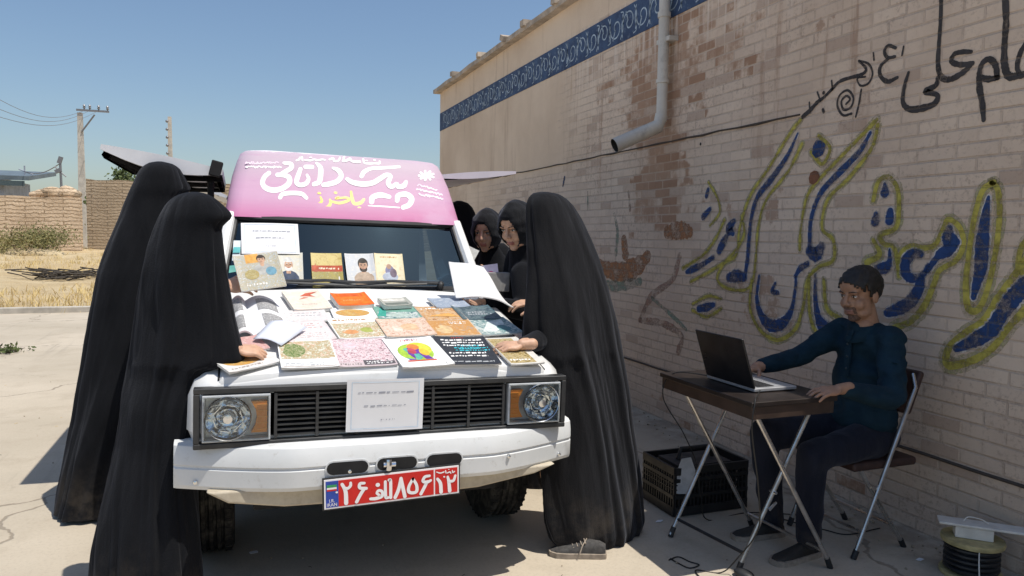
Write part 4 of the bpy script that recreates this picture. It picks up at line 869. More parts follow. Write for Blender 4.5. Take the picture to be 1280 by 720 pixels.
# ================================================================== PEOPLE
def mat_cloth(c1, c2, rough=.85, sheen=.08, sc=9, bump=.45):
    t = NT('cloth'); n = t.noise(1, 5, .6, t.scaled(t.P(), (sc, sc, sc*.18)))
    t.p.inputs['Sheen Weight'].default_value = sheen; t.p.inputs['Sheen Roughness'].default_value = .5; t.p.inputs['Sheen Tint'].default_value = (.8, .85, 1, 1)
    h = t.math('ADD', n, t.math('MULTIPLY', t.noise(180, 2), .12)); sp = t.node('SeparateXYZ'); t.put(sp.inputs[0], t.P()); du = t.math('MULTIPLY', t.ramp(sp.outputs[2], .02, .38, .55, 0), t.ramp(t.noise(6, 5, .7), .40, .68))
    return t.out(t.mix(du, t.mix(t.ramp(n, .3, .7), c1, c2), (.085, .07, .055)), rough, 0, t.bump(h, bump, .03), .06)
M_CHAD = mat_cloth((.006, .0065, .008), (.010, .0105, .0125)); M_CHAD2 = mat_cloth((.008, .008, .009), (.015, .015, .0165), .85, .12)
M_SCARF = mat_cloth((.009, .009, .010), (.015, .015, .016), .9, .2, 16)
def skin(c):
    t = NT('skin'); n = t.noise(40, 4); t.p.inputs['Subsurface Weight'].default_value = .06; t.p.inputs['Subsurface Radius'].default_value = (.01, .004, .002)
    return t.out(t.mix(t.ramp(n, .3, .7), tuple(x*.9 for x in c), tuple(x*1.08 for x in c)), .5, 0, t.bump(t.noise(300, 2), .05, .001), .35)
M_SKW = skin((.57, .345, .235)); M_SKM = skin((.36, .205, .135)); M_HAIR = flat((.012, .010, .009), .6, 0, .3, 60, .6); M_BROW = flat((.02, .015, .012), .8); M_LIP = flat((.36, .14, .11), .45); M_LIPM = flat((.26, .125, .095), .5)
M_EYEW = flat((.70, .66, .62), .25); M_IRIS = flat((.02, .012, .008), .15); M_BEARD = flat((.13, .076, .055), .85, 0, .4, 160)

def head_mesh(man=False):
    """local: x right, y forward, z up, origin between the ears"""
    b = MB(); w_ = 1.0 if man else .93
    b.ell((0, -.018, .038), (.077*w_, .097, .090)); b.ell((0, .022, -.035), (.063*w_, .072, .090)); b.ell((0, .066, -.098), (.026, .022, .020)); b.ell((0, .055, .060), (.060*w_, .042, .052))
    for s in (-1, 1):
        b.ell((s*.038, .060, -.028), (.027, .026, .030)); b.ell((s*.079*w_, -.006, -.004), (.010, .022, .034)); b.ell((s*.041, .030, -.076), (.023, .040, .024)); b.ell((s*.030, .083, .034), (.024, .012, .008)); b.ell((s*.013, .100, -.022), (.010, .011, .009)); b.ell((s*.033, .077, .012), (.016, .013, .012))
    b.cap((0, .090, .026), (0, .112, -.016), .009, .012); b.ell((0, .113, -.018), (.012, .011, .010))
    b.ell((0, .090, -.056), (.024, .012, .008)); b.ell((0, .086, -.068), (.020, .013, .008)); b.ell((0, .083, -.046), (.022, .012, .012))
    b.cap((0, -.012, -.06), (0, -.030, -.18), .054 if man else .046, .058 if man else .050)
    o = voxel(b, .0042, 7)
    for i, v in enumerate(o.v):   # eye sockets, mouth line
        for s in (-1, 1):
            d = ((v.x-s*.033)/.019)**2+((v.z-.016)/.010)**2+((v.y-.085)/.03)**2; v.y -= .0075*math.exp(-d)
        d = (v.x/.026)**4+((v.z+.0615)/.0028)**2
        if v.y > .06: v.y -= .004*math.exp(-d)
    sk = M_SKM if man else M_SKW
    o.mats = [sk, M_LIPM if man else M_LIP, M_BEARD]
    for k, f in enumerate(o.f):
        c = sum((o.v[i] for i in f), Vector())/len(f)
        if c.y > .082 and abs(c.x) < .023-.25*abs(c.z+.061) and -.074 < c.z < -.050: o.mi[k] = 1
        elif man:
            jaw = -.052-.9*max(0, .05-abs(c.x))*.2
            if (c.z < -.076 and c.z > -.13 and c.y > .05 and abs(c.x) < .034) or (-.050 < c.z < -.036 and abs(c.x) < .030 and c.y > .075) or (.022 < abs(c.x) < .034 and -.075 < c.z < -.04 and c.y > .06): o.mi[k] = 2
    for s in (-1, 1):
        o.ell((s*.033, .0795, .0155), (.0125, .0085, .0062), None, M_EYEW, 14, 8); o.ell((s*.033, .0862, .0145), (.0052, .0022, .0050), None, M_IRIS, 12, 8)
        o.tube([(s*.045, .0815, .0175), (s*.033, .0895, .0225), (s*.020, .0845, .0165)], [.0012, .0022, .0012], 6, M_BROW)
        o.tube([(s*.052, .080, .036), (s*.036, .0955, .0415), (s*.016, .0985, .0365)], [.0022, .0042 if man else .003, .0036], 6, M_BROW, True, .5)
    return o
def hand_mesh(curl=.5, mirror=1, spread=.1, sk=None, thumb=.5):
    """local: wrist at origin, fingers along +x, palm faces -z, thumb on the +y*mirror side"""
    b = MB(); 
    b.cap((-.05, 0, 0), (.0, 0, 0), .026, .024); b.ell((.042, 0, -.002), (.048, .040, .016)); b.ell((.022, mirror*.024, -.008), (.030, .018, .015))
    for i, (y, L) in enumerate(((.031, .070), (.011, .079), (-.010, .073), (-.030, .058))):
        y *= mirror; p = Vector((.078-.006*abs(i-1.2), y, 0)); b.cap((.01, y*.55, 0), p, .0115, .0095); a = -.12; yaw = (y/.03)*spread
        for k, fr in enumerate((.45, .31, .24)):
            a += curl*(.75, .9, .55)[k]; d = Vector((math.cos(a)*math.cos(yaw), math.cos(a)*math.sin(yaw), -math.sin(a))); q = p+d*L*fr; r = .0088-.0009*k; b.cap(p, q, r, r-.0008); p = q
    p = Vector((.018, mirror*.030, -.006)); d = Vector((.70, mirror*.68, -.25)).normalized(); 
    for k, L in enumerate((.036, .030, .024)):
        q = p+d*L; b.cap(p, q, .0112-.001*k, .0102-.001*k); p = q; d = (d+Vector((.30, -mirror*.28*thumb, -.42*thumb))).normalized()
    o = voxel(b, .0034, 3); o.mats = [sk or M_SKW]; return o
def frame3(origin, fwd, up):
    """columns: x = fwd, z = up"""
    x = Vector(fwd).normalized(); z = Vector(up); z = (z-x*z.dot(x)).normalized(); y = z.cross(x)
    return Matrix(((x.x, y.x, z.x, origin[0]), (x.y, y.y, z.y, origin[1]), (x.z, y.z, z.z, origin[2]), (0, 0, 0, 1)))
def headframe(origin, fwd, up):
    y = Vector(fwd).normalized(); z = Vector(up); z = (z-y*z.dot(y)).normalized(); x = y.cross(z)
    return Matrix(((x.x, y.x, z.x, origin[0]), (x.y, y.y, z.y, origin[1]), (x.z, y.z, z.z, origin[2]), (0, 0, 0, 1)))
HEADW = head_mesh(False)
def copy_mb(m): o = MB(); o.v = [v.copy() for v in m.v]; o.f = [list(f) for f in m.f]; o.mi = list(m.mi); o.mats = list(m.mats); return o
def limbs(chains, sk, size=.012, it=5):
    b = MB()
    for ch in chains:
        for (a, ra), (c, rc) in zip(ch[:-1], ch[1:]): b.cap(a, c, ra, rc)
    o = voxel(b, size, it); o.mats = [sk]; return o

def chador(rows, P, name, parent, m, seed, rings=120, n=220, amp=1.0, peak=0, slant=0.0):
    """cloth over the whole figure: rows = (y px, left px, right px, depth/width, push away)"""
    vd = Vector((P[0], P[1], 0)).normalized(); ax = Vector((vd.y, -vd.x, 0)); P3 = Vector((P[0], P[1], 0))
    data = []
    for y, xl, xr, dr, po in rows:
        L, R = onP(xl, y, P3, vd), onP(xr, y, P3, vd); sL, sR = (L-P3).dot(ax), (R-P3).dot(ax)
        data.append(((L.z+R.z)/2, (sL+sR)/2, (sR-sL)/2, (sR-sL)/2*dr, po))
    # monotone interpolation along the arc of rows
    ts = [0]
    for a, c in zip(data[:-1], data[1:]): ts.append(ts[-1]+max(.004, math.hypot(a[0]-c[0], .7*(a[2]-c[2]))))
    D = np.array(data); T = np.linspace(0, ts[-1], rings)
    cols = [np.interp(T, ts, D[:, k]) for k in range(5)]
    k_ = np.array([.25, .5, .25])
    for it in range(1):
        for k in range(1, 5): c = cols[k]; c[1:-1] = .25*c[:-2]+.5*c[1:-1]+.25*c[2:]
    Le, Re = cols[1]-cols[2], cols[1]+cols[2]; kw = np.ones(25)/25
    sm = lambda a: np.convolve(np.pad(a, 12, mode='edge'), kw, 'valid')
    c0 = np.clip((sm(Le)+sm(Re))/2, Le+.2*(Re-Le), Re-.2*(Re-Le)); rl, rr_ = c0-Le, Re-c0; cols[1] = c0
    rd = random.Random(seed); ph = [rd.uniform(0, 6.28) for _ in range(9)]; ztop = data[0][0]; H = ztop-data[-1][0]
    rs = []
    for i in range(rings):
        z, s, rx, ry, po = [float(c[i]) for c in cols]; dn = (ztop-z)/H
        A = amp*(.030+.078*min(1, max(0, (dn-.05)/.70))); ring = []
        for j in range(n):
            th = 2*PI*j/n
            wob = th+.22*math.sin(2*th+ph[0]+1.6*dn)+.10*math.sin(3*th+ph[1]-2.2*dn)
            def rg(q): return 1-abs(math.sin(q))*2
            tw = (.9 if seed % 2 else -.7)*dn; cx_, sx_ = math.cos(wob+tw), math.sin(wob+tw)
            def rn(fq, zz, o): return 1-3.4*abs(noise.noise(Vector((cx_*fq, sx_*fq, z*zz+o))))
            f = .62*rn(1.7, .42, seed)-.55*rn(2.6, .38, seed+5)+.34*rn(4.2, .34, seed+9)*(.4+.6*noise.noise(Vector((cx_, sx_, z*.8+seed))))+.10*rn(8.0, .4, seed+21)*dn
            f += .40*noise.noise(Vector((math.cos(th)*1.5, math.sin(th)*1.5, z*1.6+seed)))
            if peak:   # edge of the cloth falling forward past the face, and a tuck behind it
                for a0, dp, wd in ((.62, -1.7, .10), (.80, 1.1, .12), (1.28, -1.1, .12), (1.50, .8, .14)):
                    for sg in (-1, 1):
                        d_ = th-(sg*a0+(0 if peak > 0 else PI))-.30*sg*dn*3; d_ = (d_+PI) % (2*PI)-PI
                        f += dp*math.exp(-(d_/wd)**2)*max(0, 1-dn/.55)*min(1, dn/.05)
            co, si = math.cos(th), math.sin(th)
            if peak and dn < .16: si *= 1-.60*max(0, co*peak)**2*(1-dn/.16)
            q = 1+A*f
            r_in = max(.6, q)
            wr = .006*noise.noise(Vector((co*3, si*3, z*5+seed)))*min(1, dn*6)
            rx = float(rr_[i] if co > 0 else rl[i])
            p = P3+ax*(s+(rx*r_in+wr)*co)+vd*(po*0+slant*rx*co+(ry*r_in+wr)*si) if peak else P3+ax*(s+(rx*r_in+wr)*co)+vd*(po+(ry*r_in+wr)*si)
            ring.append(Vector((p.x, p.y, z+.008*noise.noise(Vector((co*2, si*2, seed)))*(dn > .95))))
        rs.append(ring)
    b = MB(); b.rings(rs, m, (True, False)); b.build(name, None, parent, 180)
    cz, cs = cols[0][::-1], cols[1][::-1]; cp = cols[4][::-1]*(0 if peak else 1)
    return lambda z: P3+ax*float(np.interp(z, cz, cs))+vd*float(np.interp(z, cz, cp))+Vector((0, 0, z))

def person(label, P, group=None): return thing('person', label, 'person', (P[0], P[1], 0), group)
def seeP(px, py, P): 
    vd = Vector((P[0], P[1], 0)).normalized(); return onP(px, py, (P[0], P[1], 0), vd)
def covered_body(root, mid, ztop, fwd, sk, arms):
    """the wearer under the cloth: head with a face, trunk, legs and the arms that reach out"""
    up = Vector((0, 0, 1)); h = mid(ztop-.125); b = copy_mb(HEADW).xf(Matrix.Translation(h)@Matrix.Diagonal((.60, .60, .66, 1))@headframe((0, 0, 0), fwd, up))
    k = ztop/1.75; L = [[(mid(ztop-.24), .045), (mid(1.30*k), .075), (mid(1.05*k), .07), (mid(.92*k), .06)]]
    side = (mid(1.0)-mid(.99)); side = Vector((fwd[1], -fwd[0], 0)).normalized()
    for s in (-1, 1): L.append([(mid(.90*k)+side*s*.02, .04), (mid(.48*k)+side*s*.03, .04), (mid(.09)+side*s*.05, .035)])
    for (sh, el, wr) in arms: L.append([(sh, .048), (el, .040), (wr, .029)])
    return b.join(limbs(L, sk))
def cloth_arm(chain, m, drop=0.0, size=.011):
    """sleeve of cloth round an arm, with cloth hanging below it"""
    b = MB()
    for (a, ra), (c, rc) in zip(chain[:-1], chain[1:]):
        b.cap(a, c, ra, rc)
        if drop:
            for k in range(5): q = a.lerp(c, k/4); b.ell(q-Vector((0, 0, drop*.5)), ((ra+rc)*.33, (ra+rc)*.33, drop*(.75)))
    o = voxel(b, size, 6); o.mats = [m]
    for i, v in enumerate(o.v): v += Vector((noise.noise(v*13), noise.noise(v*13+Vector((5, 0, 0))), noise.noise(v*9)))*.012
    return o

# ---- woman A (left, behind) and B (left, in front)
PA = onZ(152, 634); PA = (PA.x, PA.y); PB = onZ(180, 765); PB = (PB.x, PB.y)
wA = person('taller woman in black chador at the left, seen from behind, holding up a comic cover', PA)
rowsA = [(202,196,205,.9,0),(204,186,216,.95,0),(209,178,225,1,0),(217,172,230,1,0),(228,167,236,.9,0),(234,164,240,.85,0),(240,161,236,.87,0),(247,158,227,.93,0),(254,155,226,.93,0),(268,150,230,.9,.0),(288,141,233,.88,0),(312,131,240,.85,0),(342,120,249,.8,0),(375,113,254,.78,0),(420,105,254,.75,0),(470,97,252,.72,0),(515,90,250,.72,0),(555,80,247,.72,0),(600,69,244,.72,0),(629,62,242,.72,0)]
midA = chador(rowsA, PA, 'chador', wA, M_CHAD, 3, peak=1)
hA = seeP(208, 235, PA)-Vector((0, 0, 0)); wrA = onY(283, 357, 3.62); armA = [(hA+Vector((.05, -.1, -.30)), Vector((-.36, 3.95, 1.22)), wrA)]
b = covered_body(wA, midA, seeP(200, 203, PA).z, (1, -.25, -.25), M_SKW, armA)
b.join(hand_mesh(.55, 1, .05, M_SKW).xf(frame3(wrA, (1, -.1, .02), (-.1, -.75, .55)))); b.build('body', None, wA, 60)
cloth_arm([(armA[0][0], .075), (armA[0][1], .065), (wrA+Vector((-.05, .01, 0)), .047)], M_CHAD, .16).build('sleeve', None, wA, 60)

wB = person('nearest woman at the left, black chador, leaning on the bonnet with one hand', PB)
rowsB = [(240,238,248,.9,0),(242,226,258,.95,0),(247,216,267,1,0),(254,208,275,.92,0),(262,203,283,.86,0),(269,199,289,.82,0),(275,196,285,.84,0),(282,193,275,.90,0),(292,189,276,.85,0),(312,182,278,.82,-.02),(340,175,281,.80,-.07),(370,170,286,.76,-.12),(400,167,291,.74,-.17),(430,163,297,.69,-.21),(447,161,299,.68,-.22),(452,160,288,.74,-.20),(457,159,264,.84,-.12),(475,156,256,.8,-.05),(492,152,251,.8,0),(530,147,243,.8,0),(560,143,237,.8,0),(600,134,240,.78,0),(650,123,244,.78,0),(697,115,247,.78,0),(730,112,249,.78,0),(758,110,251,.78,0)]
midB = chador(rowsB, PB, 'chador', wB, M_CHAD, 8, peak=1, slant=-.70)
hB = seeP(245, 280, PB); wrB = onP(296, 437, V(0, .5, hz(.5)+.06), VM.to_3x3()@Vector((0, -.243, 1))); armB = [(midB(1.28), midB(1.02).lerp(wrB, .55), wrB+Vector((-.012, 0, .004)))]
b = covered_body(wB, midB, seeP(243, 240, PB).z, (1, .1, -.35), M_SKW, armB)
b.join(hand_mesh(.75, 1, .05, M_SKW).xf(frame3(wrB, (1, .15, -.12), (.1, -.35, .9)))); b.build('body', None, wB, 60)
cloth_arm([(wrB+Vector((-.10, .10, .035)), .046), (wrB+Vector((-.038, 0, .012)), .036)], M_CHAD, .02).build('sleeve', None, wB, 60)

# ---- woman C (right, in front)
PC = (1.73, 3.13)
wC = person('woman in a long black chador bending over the right side of the bonnet', PC)
rowsC = [(240,676,686,.9,0),(242,668,698,1,0),(247,663,707,1,0),(256,660,716,1,0),(272,660,726,.95,0),(300,661,739,.85,-.01),(330,662,751,.8,-.03),(360,661,760,.82,-.07),(400,657,771,.84,-.12),(438,655,777,.84,-.14),(449,664,779,.80,-.12),(480,674,784,.74,-.06),(520,679,788,.72,-.02),(560,683,793,.7,0),(600,684,798,.7,0),(640,685,802,.7,0),(662,690,804,.7,0),(674,700,800,.68,.02)]
midC = chador(rowsC, PC, 'chador', wC, M_CHAD2, 14, amp=1.15, peak=-1, slant=.62)
hC = seeP(690, 285, PC); wrC = onP(652, 431, V(.66, .5, hz(.5)+.045), VM.to_3x3()@Vector((0, -.243, 1))); armC = [(midC(1.3), midC(1.03).lerp(wrC, .32), wrC)]
b = covered_body(wC, midC, seeP(681, 240, PC).z, (-1, .15, -.5), M_SKW, armC)
b.join(hand_mesh(.6, -1, .08, M_SKW).xf(frame3(wrC, (-1, .1, -.05), (-.1, -.3, .9)))); b.build('body', None, wC, 60)
cloth_arm([(wrC.lerp(armC[0][1], .85), .052), (wrC.lerp(armC[0][1], .14), .038)], M_CHAD2, .02).build('sleeve', None, wC, 60)
M_SHOE = flat((.055, .052, .05), .8, 0, .3, 60); M_SOLE = flat((.30, .25, .20), .85, 0, .2, 40)
def shoe(o, d, parent, L=.25, lace=True, m=None):
    """o = heel on the ground, d = direction of the toe"""
    M = frame3(o, d, (0, 0, 1)); b = MB(); rs = []; 
    for t_, w_, h in ((0, .028, .062), (.1, .034, .075), (.3, .036, .082), (.5, .040, .066), (.7, .046, .050), (.88, .042, .040), (.98, .022, .030)):
        rs.append([Vector((t_*L, w_*math.cos(a)*(1 if math.sin(a) < 0 else .86), .020+(h-.020)*max(0, math.sin(a))**.8 if math.sin(a) > 0 else .018)) for a in [2*PI*k/20 for k in range(20)]])
    b.rings(rs, m or M_SHOE); b.xf(M); s = b.build('shoe', None, parent, 50)
    b = MB(); k = [(t_*L, w_) for t_, w_ in ((-.02, .020), (.0, .032), (.1, .038), (.3, .040), (.5, .044), (.7, .050), (.88, .047), (1.0, .026), (1.02, .008))]; out = [(x, y) for x, y in k]+[(x, -y) for x, y in k[::-1]]
    b.prism(out[::-1], (0, 0, .024), (1, 0, 0), (0, 1, 0), .024, M_SOLE); b.xf(M); b.build('sole', None, s, 30)
    if lace:
        b = MB()
        for q in range(4): x = L*(.36+.07*q); z = .084-.008*q; b.tube([(x, -.026, z-.014), (x+.01, 0, z+.002), (x, .026, z-.014)], .0032, 6, M_SOLE)
        b.tube([(L*.34, 0, .084), (L*.42, .045, .066), (L*.47, .058, .03)], .003, 6, M_SOLE); b.xf(M); b.build('lace', None, s)
q = onZ(759, 698); shoe((q.x, q.y+.02, 0), (-1, .46, 0), wC, .26); shoe((q.x+.10, q.y+.22, 0), (-1, .46, 0), wC, .26)

# ---- women D, E, F along the side of the van
def hood(root, head, fwd, up, m, op=(.060, .088), r=(.098, .122, .128), dz=.012, back=.0, name='headscarf'):
    M = headframe(head, fwd, up); b = MB(); nu, nv = 110, 80; b.ell((0, -.012-back, dz), r, None, m, nu, nv)
    for i, v in enumerate(b.v):
        if v.z < -.03: v.x *= 1+1.6*max(0, -v.z-.03); v.y *= 1+.5*max(0, -v.z-.03)
        v += v.normalized()*.006*noise.noise(v*26)
        v.z += .012*math.exp(-(v.x/.05)**2)*(v.z > .08)
    keep = [k for k, f in enumerate(b.f) if not (lambda c: c.y > .02 and (c.x/op[0])**2+((c.z+.006)/op[1])**2 < 1)(sum((b.v[i] for i in f), Vector())/len(f))]
    b.f = [b.f[k] for k in keep]; b.mi = [0]*len(b.f); b.xf(M); o = b.build(name, None, root, 180)
    s = o.modifiers.new('thick', 'SOLIDIFY'); s.thickness = .006; s.offset = 1; return o
PD = (1.66, 4.02); wD = person('woman reading an open white book beside the bonnet, black headscarf, face lowered', PD)
hD = onY(645.5, 284, 3.98); fD = (-.80, -.55, -.42); uD = (-.32, -.22, 1)
wrD1 = onY(578, 377, 3.74)+Vector((.10, .0, -.01)); wrD2 = onY(668, 378, 3.66)
shD = hD+Vector((.10, .05, -.27))
armD = [(shD+Vector((-.08, -.10, 0)), Vector((1.52, 3.82, 1.08)), wrD1), (shD+Vector((.05, -.14, 0)), Vector((1.66, 3.70, 1.10)), wrD2)]
b = copy_mb(HEADW).xf(headframe(hD, fD, uD)); b.join(limbs([[(hD+Vector((.07, .05, -.22)), .055), (Vector((PD[0]+.06, PD[1]+.02, 1.15)), .12), (Vector((PD[0]+.06, PD[1]+.02, .9)), .13)], [(Vector((PD[0]+.06, PD[1]+.06, .9)), .10), (Vector((PD[0]+.06, PD[1]+.06, .08)), .05)], [(Vector((PD[0]+.06, PD[1]-.06, .9)), .10), (Vector((PD[0]+.06, PD[1]-.06, .08)), .05)]]+[[(a, .05), (c, .04), (d, .029)] for a, c, d in armD], M_SKW))
b.join(hand_mesh(.7, -1, .06, M_SKW).xf(frame3(wrD1+Vector((-.01, 0, .0)), (-1, -.12, .05), (.15, .25, -.9)))); b.join(hand_mesh(.45, 1, .06, M_SKW).xf(frame3(wrD2, (-1, .12, -.05), (0, -.25, .9)))); b.build('body', None, wD, 60)
hood(wD, hD, fD, uD, M_SCARF)
rowsD = [(302,646,670,.8,.09),(310,636,684,.8,.09),(322,631,694,.7,.07),(345,628,700,.62,.05),(380,628,704,.6,.05),(420,628,704,.6,.05),(500,628,706,.62,.05),(600,628,708,.62,.05),(637,627,709,.62,.05)]
chador(rowsD, PD, 'chador', wD, M_CHAD, 21, 60, 140, .7)
b = limbs([[(a, .072), (c, .062), (d+(c-d).normalized()*.05, .046)] for a, c, d in armD]+[[(hD+Vector((.045, .03, -.12)), .075), (hD+Vector((.10, .06, -.25)), .12)]], M_CHAD, .011, 6); b.build('sleeve', None, wD, 60)
PE = (1.64, 4.72); wE = person('smiling woman in black headscarf between the van and the reader, holding a purple leaflet', PE)
hE = onY(608.5, 290, 4.62); fE = (-.62, -.78, -.30); uE = (-.16, -.2, 1)
wrE = onY(614, 352, 4.42); armE = [(hE+Vector((.08, -.02, -.27)), hE+Vector((.12, -.10, -.50)), wrE)]
b = copy_mb(HEADW).xf(headframe(hE, fE, uE)); b.join(limbs([[(hE+Vector((.06, .05, -.22)), .055), (Vector((PE[0], PE[1], 1.15)), .12), (Vector((PE[0], PE[1], .9)), .13), (Vector((PE[0], PE[1], .08)), .06)]]+[[(a, .05), (c, .04), (d, .029)] for a, c, d in armE], M_SKW)); b.join(hand_mesh(.6, -1, .06, M_SKW).xf(frame3(wrE, (-.8, -.3, .5), (.3, -.9, .2)))); b.build('body', None, wE, 60)
hood(wE, hE, fE, uE, M_SCARF, (.058, .088))
rowsE = [(304,606,630,.8,.07),(312,598,640,.8,.07),(325,593,648,.7,.06),(350,589,652,.62,.05),(400,588,652,.62,.05),(500,588,652,.62,.05),(617,588,654,.62,.05)]
chador(rowsE, PE, 'chador', wE, M_CHAD, 33, 50, 120, .7)
b = limbs([[(a, .07), (c, .06), (d+(c-d).normalized()*.05, .044)] for a, c, d in armE]+[[(hE+Vector((.03, .03, -.12)), .07), (hE+Vector((.07, .05, -.25)), .12)]], M_CHAD, .011, 6); b.build('sleeve', None, wE, 60)
PF = (1.62, 5.35); wF = person('farthest woman in black beside the van, head turned away and half hidden', PF)
rowsF = [(251,571,577,.9,0),(253,565,585,1,0),(259,560,591,1,0),(268,557,595,1,0),(280,556,597,1,0),(294,557,599,.95,0),(310,556,603,.8,0),(340,552,607,.7,0),(400,550,608,.65,0),(500,550,608,.65,0),(596,550,610,.65,0)]
midF = chador(rowsF, PF, 'chador', wF, M_CHAD, 41, 60, 120, .8)
b = covered_body(wF, midF, seeP(574, 251, PF).z, (-1, -.1, -.2), M_SKW, []); b.build('body', None, wF, 60)

# ---- seated man
PM = (2.93, 2.8); wM = person('seated man in a dark teal shirt with short black hair at the folding table', PM)
HM = Vector((2.875, 2.775, 1.232)); fM = (-.96, -.10, -.22); uM = (-.20, -.03, 1)
nsh, fsh = Vector((2.94, 2.64, 1.03)), Vector((2.94, 2.955, 1.03)); nel, fel = Vector((2.81, 2.50, .775)), Vector((2.705, 3.01, .89)); nwr, fwr = Vector((2.505, 2.49, .845)), Vector((2.445, 2.975, .862))
b = head_mesh(True).xf(headframe(HM, fM, uM))
b.join(limbs([[(HM+Vector((.03, 0, -.15)), .055), (Vector((2.96, 2.79, .95)), .06), (Vector((2.97, 2.8, .6)), .07)], [(nsh, .045), (nel, .038), (nwr, .028)], [(fsh, .045), (fel, .038), (fwr, .028)], [(Vector((2.93, 2.7, .53)), .07), (Vector((2.5, 2.65, .49)), .055), (Vector((2.52, 2.68, .1)), .04)], [(Vector((2.93, 2.9, .53)), .07), (Vector((2.46, 2.94, .53)), .055), (Vector((2.53, 2.93, .1)), .04)]], M_SKM))
b.join(hand_mesh(.42, -1, .10, M_SKM).xf(frame3(nwr+Vector((-.02, 0, .0)), (-1, .14, -.10), (-.08, -.25, 1)))); b.join(hand_mesh(.35, 1, .10, M_SKM).xf(frame3(fwr+Vector((-.02, 0, 0)), (-1, -.25, -.12), (-.1, .1, 1)))); b.build('body', None, wM, 60)
# hair cap
Mh = headframe(HM, fM, uM); b = MB(); b.ell((0, -.011, .042), (.0865, .1175, .1000), None, M_HAIR, 60, 44)
keep = []
for k, f in enumerate(b.f):
    c = sum((b.v[i] for i in f), Vector())/len(f); front = c.y
    lim = .088-9*c.x*c.x if front > .045 else (.070-(.045-front)*2.3 if front > .014 else (.006 if front > -.006 else (.026 if front > -.024 else (.026-(-.024-front)*5 if front > -.042 else -.070))))
    if c.z > lim+.014*noise.noise(c*75): keep.append(f)
b.f = keep; b.mi = [0]*len(keep)
for i, v in enumerate(b.v): v += v.normalized()*(.003+.006*noise.noise(v*60)+.004*noise.noise(v*150))
b.xf(Mh); o = b.build('hair', None, wM, 180); s = o.modifiers.new('thick', 'SOLIDIFY'); s.thickness = .008; s.offset = -1
# shirt
t = NT('teal_shirt'); n = t.noise(14, 4); M_SHIRT = t.out(t.mix(t.ramp(n, .3, .7), (.006, .022, .037), (.010, .032, .052)), .85, 0, t.bump(t.math('ADD', t.noise(1, 4, .6, t.scaled(t.P(), (7, 7, 14))), t.math('MULTIPLY', t.noise(250, 2), .15)), .35, .03), .2)
M_TROU = mat_cloth((.012, .014, .022), (.020, .022, .034), .9, .1, 10, .3); M_JEAN = mat_cloth((.05, .058, .085), (.085, .095, .13), .9, .1, 14, .3)
b = MB()
b.ell((2.955, 2.79, .97), (.112, .178, .14)); b.ell((2.945, 2.79, .80), (.128, .175, .19)); b.ell((2.945, 2.79, .62), (.140, .18, .14)); b.cap(nsh+Vector((.0, .03, .0)), fsh+Vector((0, -.03, 0)), .062, .062)
b.cap(HM+Vector((.04, .01, -.165)), HM+Vector((.06, .01, -.23)), .066, .085)
for a, c, d in ((nsh, nel, nwr), (fsh, fel, fwr)): b.cap(a, c, .068, .055); b.cap(c, d+(c-d).normalized()*.03, .055, .041)
o = voxel(b, .010, 7); o.mats = [M_SHIRT]
for i, v in enumerate(o.v):
    nn = Vector((noise.noise(Vector((v.x*9, v.y*9, v.z*16))), noise.noise(Vector((v.x*9+7, v.y*9, v.z*16))), noise.noise(Vector((v.x*9, v.y*9+7, v.z*16))))); v += nn*.008+Vector((nn.x, nn.y, 0)).normalized()*(.010*(1-3*abs(noise.noise(Vector((v.x*6+3, v.y*6, v.z*9))))))*.7
sh = o.build('shirt', None, wM, 60)
b = MB(); b.box((2.826, 2.787, .93), (.010, .032, .20), Matrix.Rotation(.02, 3, 'Y'), M_SHIRT)
for k in range(3): b.ell((2.820, 2.787, .87+k*.06), (.004, .006, .006), None, flat((.03, .05, .06), .4), 10, 6)
b.build('placket', None, sh, 35)
b = MB()   # collar and cuffs
hc = HM+Vector((.035, .0, -.142))
for s in (-1, 1):
    pts = [hc+Vector((.060*math.cos(a)+.0, s*.062*math.sin(a), -.012-.012*(1-math.cos(a)))) for a in [PI*k/8 for k in range(9)]]
    top = [p+Vector((0, 0, .022)) for p in pts]; low = [hc+(p-hc)*1.30+Vector((-.006*k/3, 0, -.014-.004*k)) for k, p in enumerate(pts)]
    b.rings([top, [p*1 for p in pts], low], M_SHIRT, (False, False), False)
o = b.build('collar', None, sh, 60); s = o.modifiers.new('thick', 'SOLIDIFY'); s.thickness = .005
b = MB(); b.ell((2.95, 2.8, .53), (.16, .19, .11))
for y0, kn, an in ((2.70, Vector((2.50, 2.65, .495)), Vector((2.525, 2.68, .09))), (2.90, Vector((2.46, 2.94, .53)), Vector((2.53, 2.93, .09)))): b.cap((2.92, y0, .53), kn, .095, .072); b.cap(kn, an, .071, .058)
o = voxel(b, .011, 6); o.mats = [M_TROU, M_JEAN]
for i, v in enumerate(o.v): v += Vector((noise.noise(v*11), noise.noise(v*11+Vector((5, 0, 0))), noise.noise(v*12+Vector((0, 5, 0)))))*.010
for k, f in enumerate(o.f):
    c = sum((o.v[i] for i in f), Vector())/len(f)
    if c.x < 2.62 and c.y < 2.80 and c.z > .30: o.mi[k] = 0
o.build('trousers', None, wM, 60)
shoe((2.585, 2.685, 0), (-1, -.10, 0), wM, .28, False, flat((.02, .018, .016), .6)); shoe((2.59, 2.93, 0), (-1, .10, 0), wM, .28, False, flat((.02, .018, .016), .6))
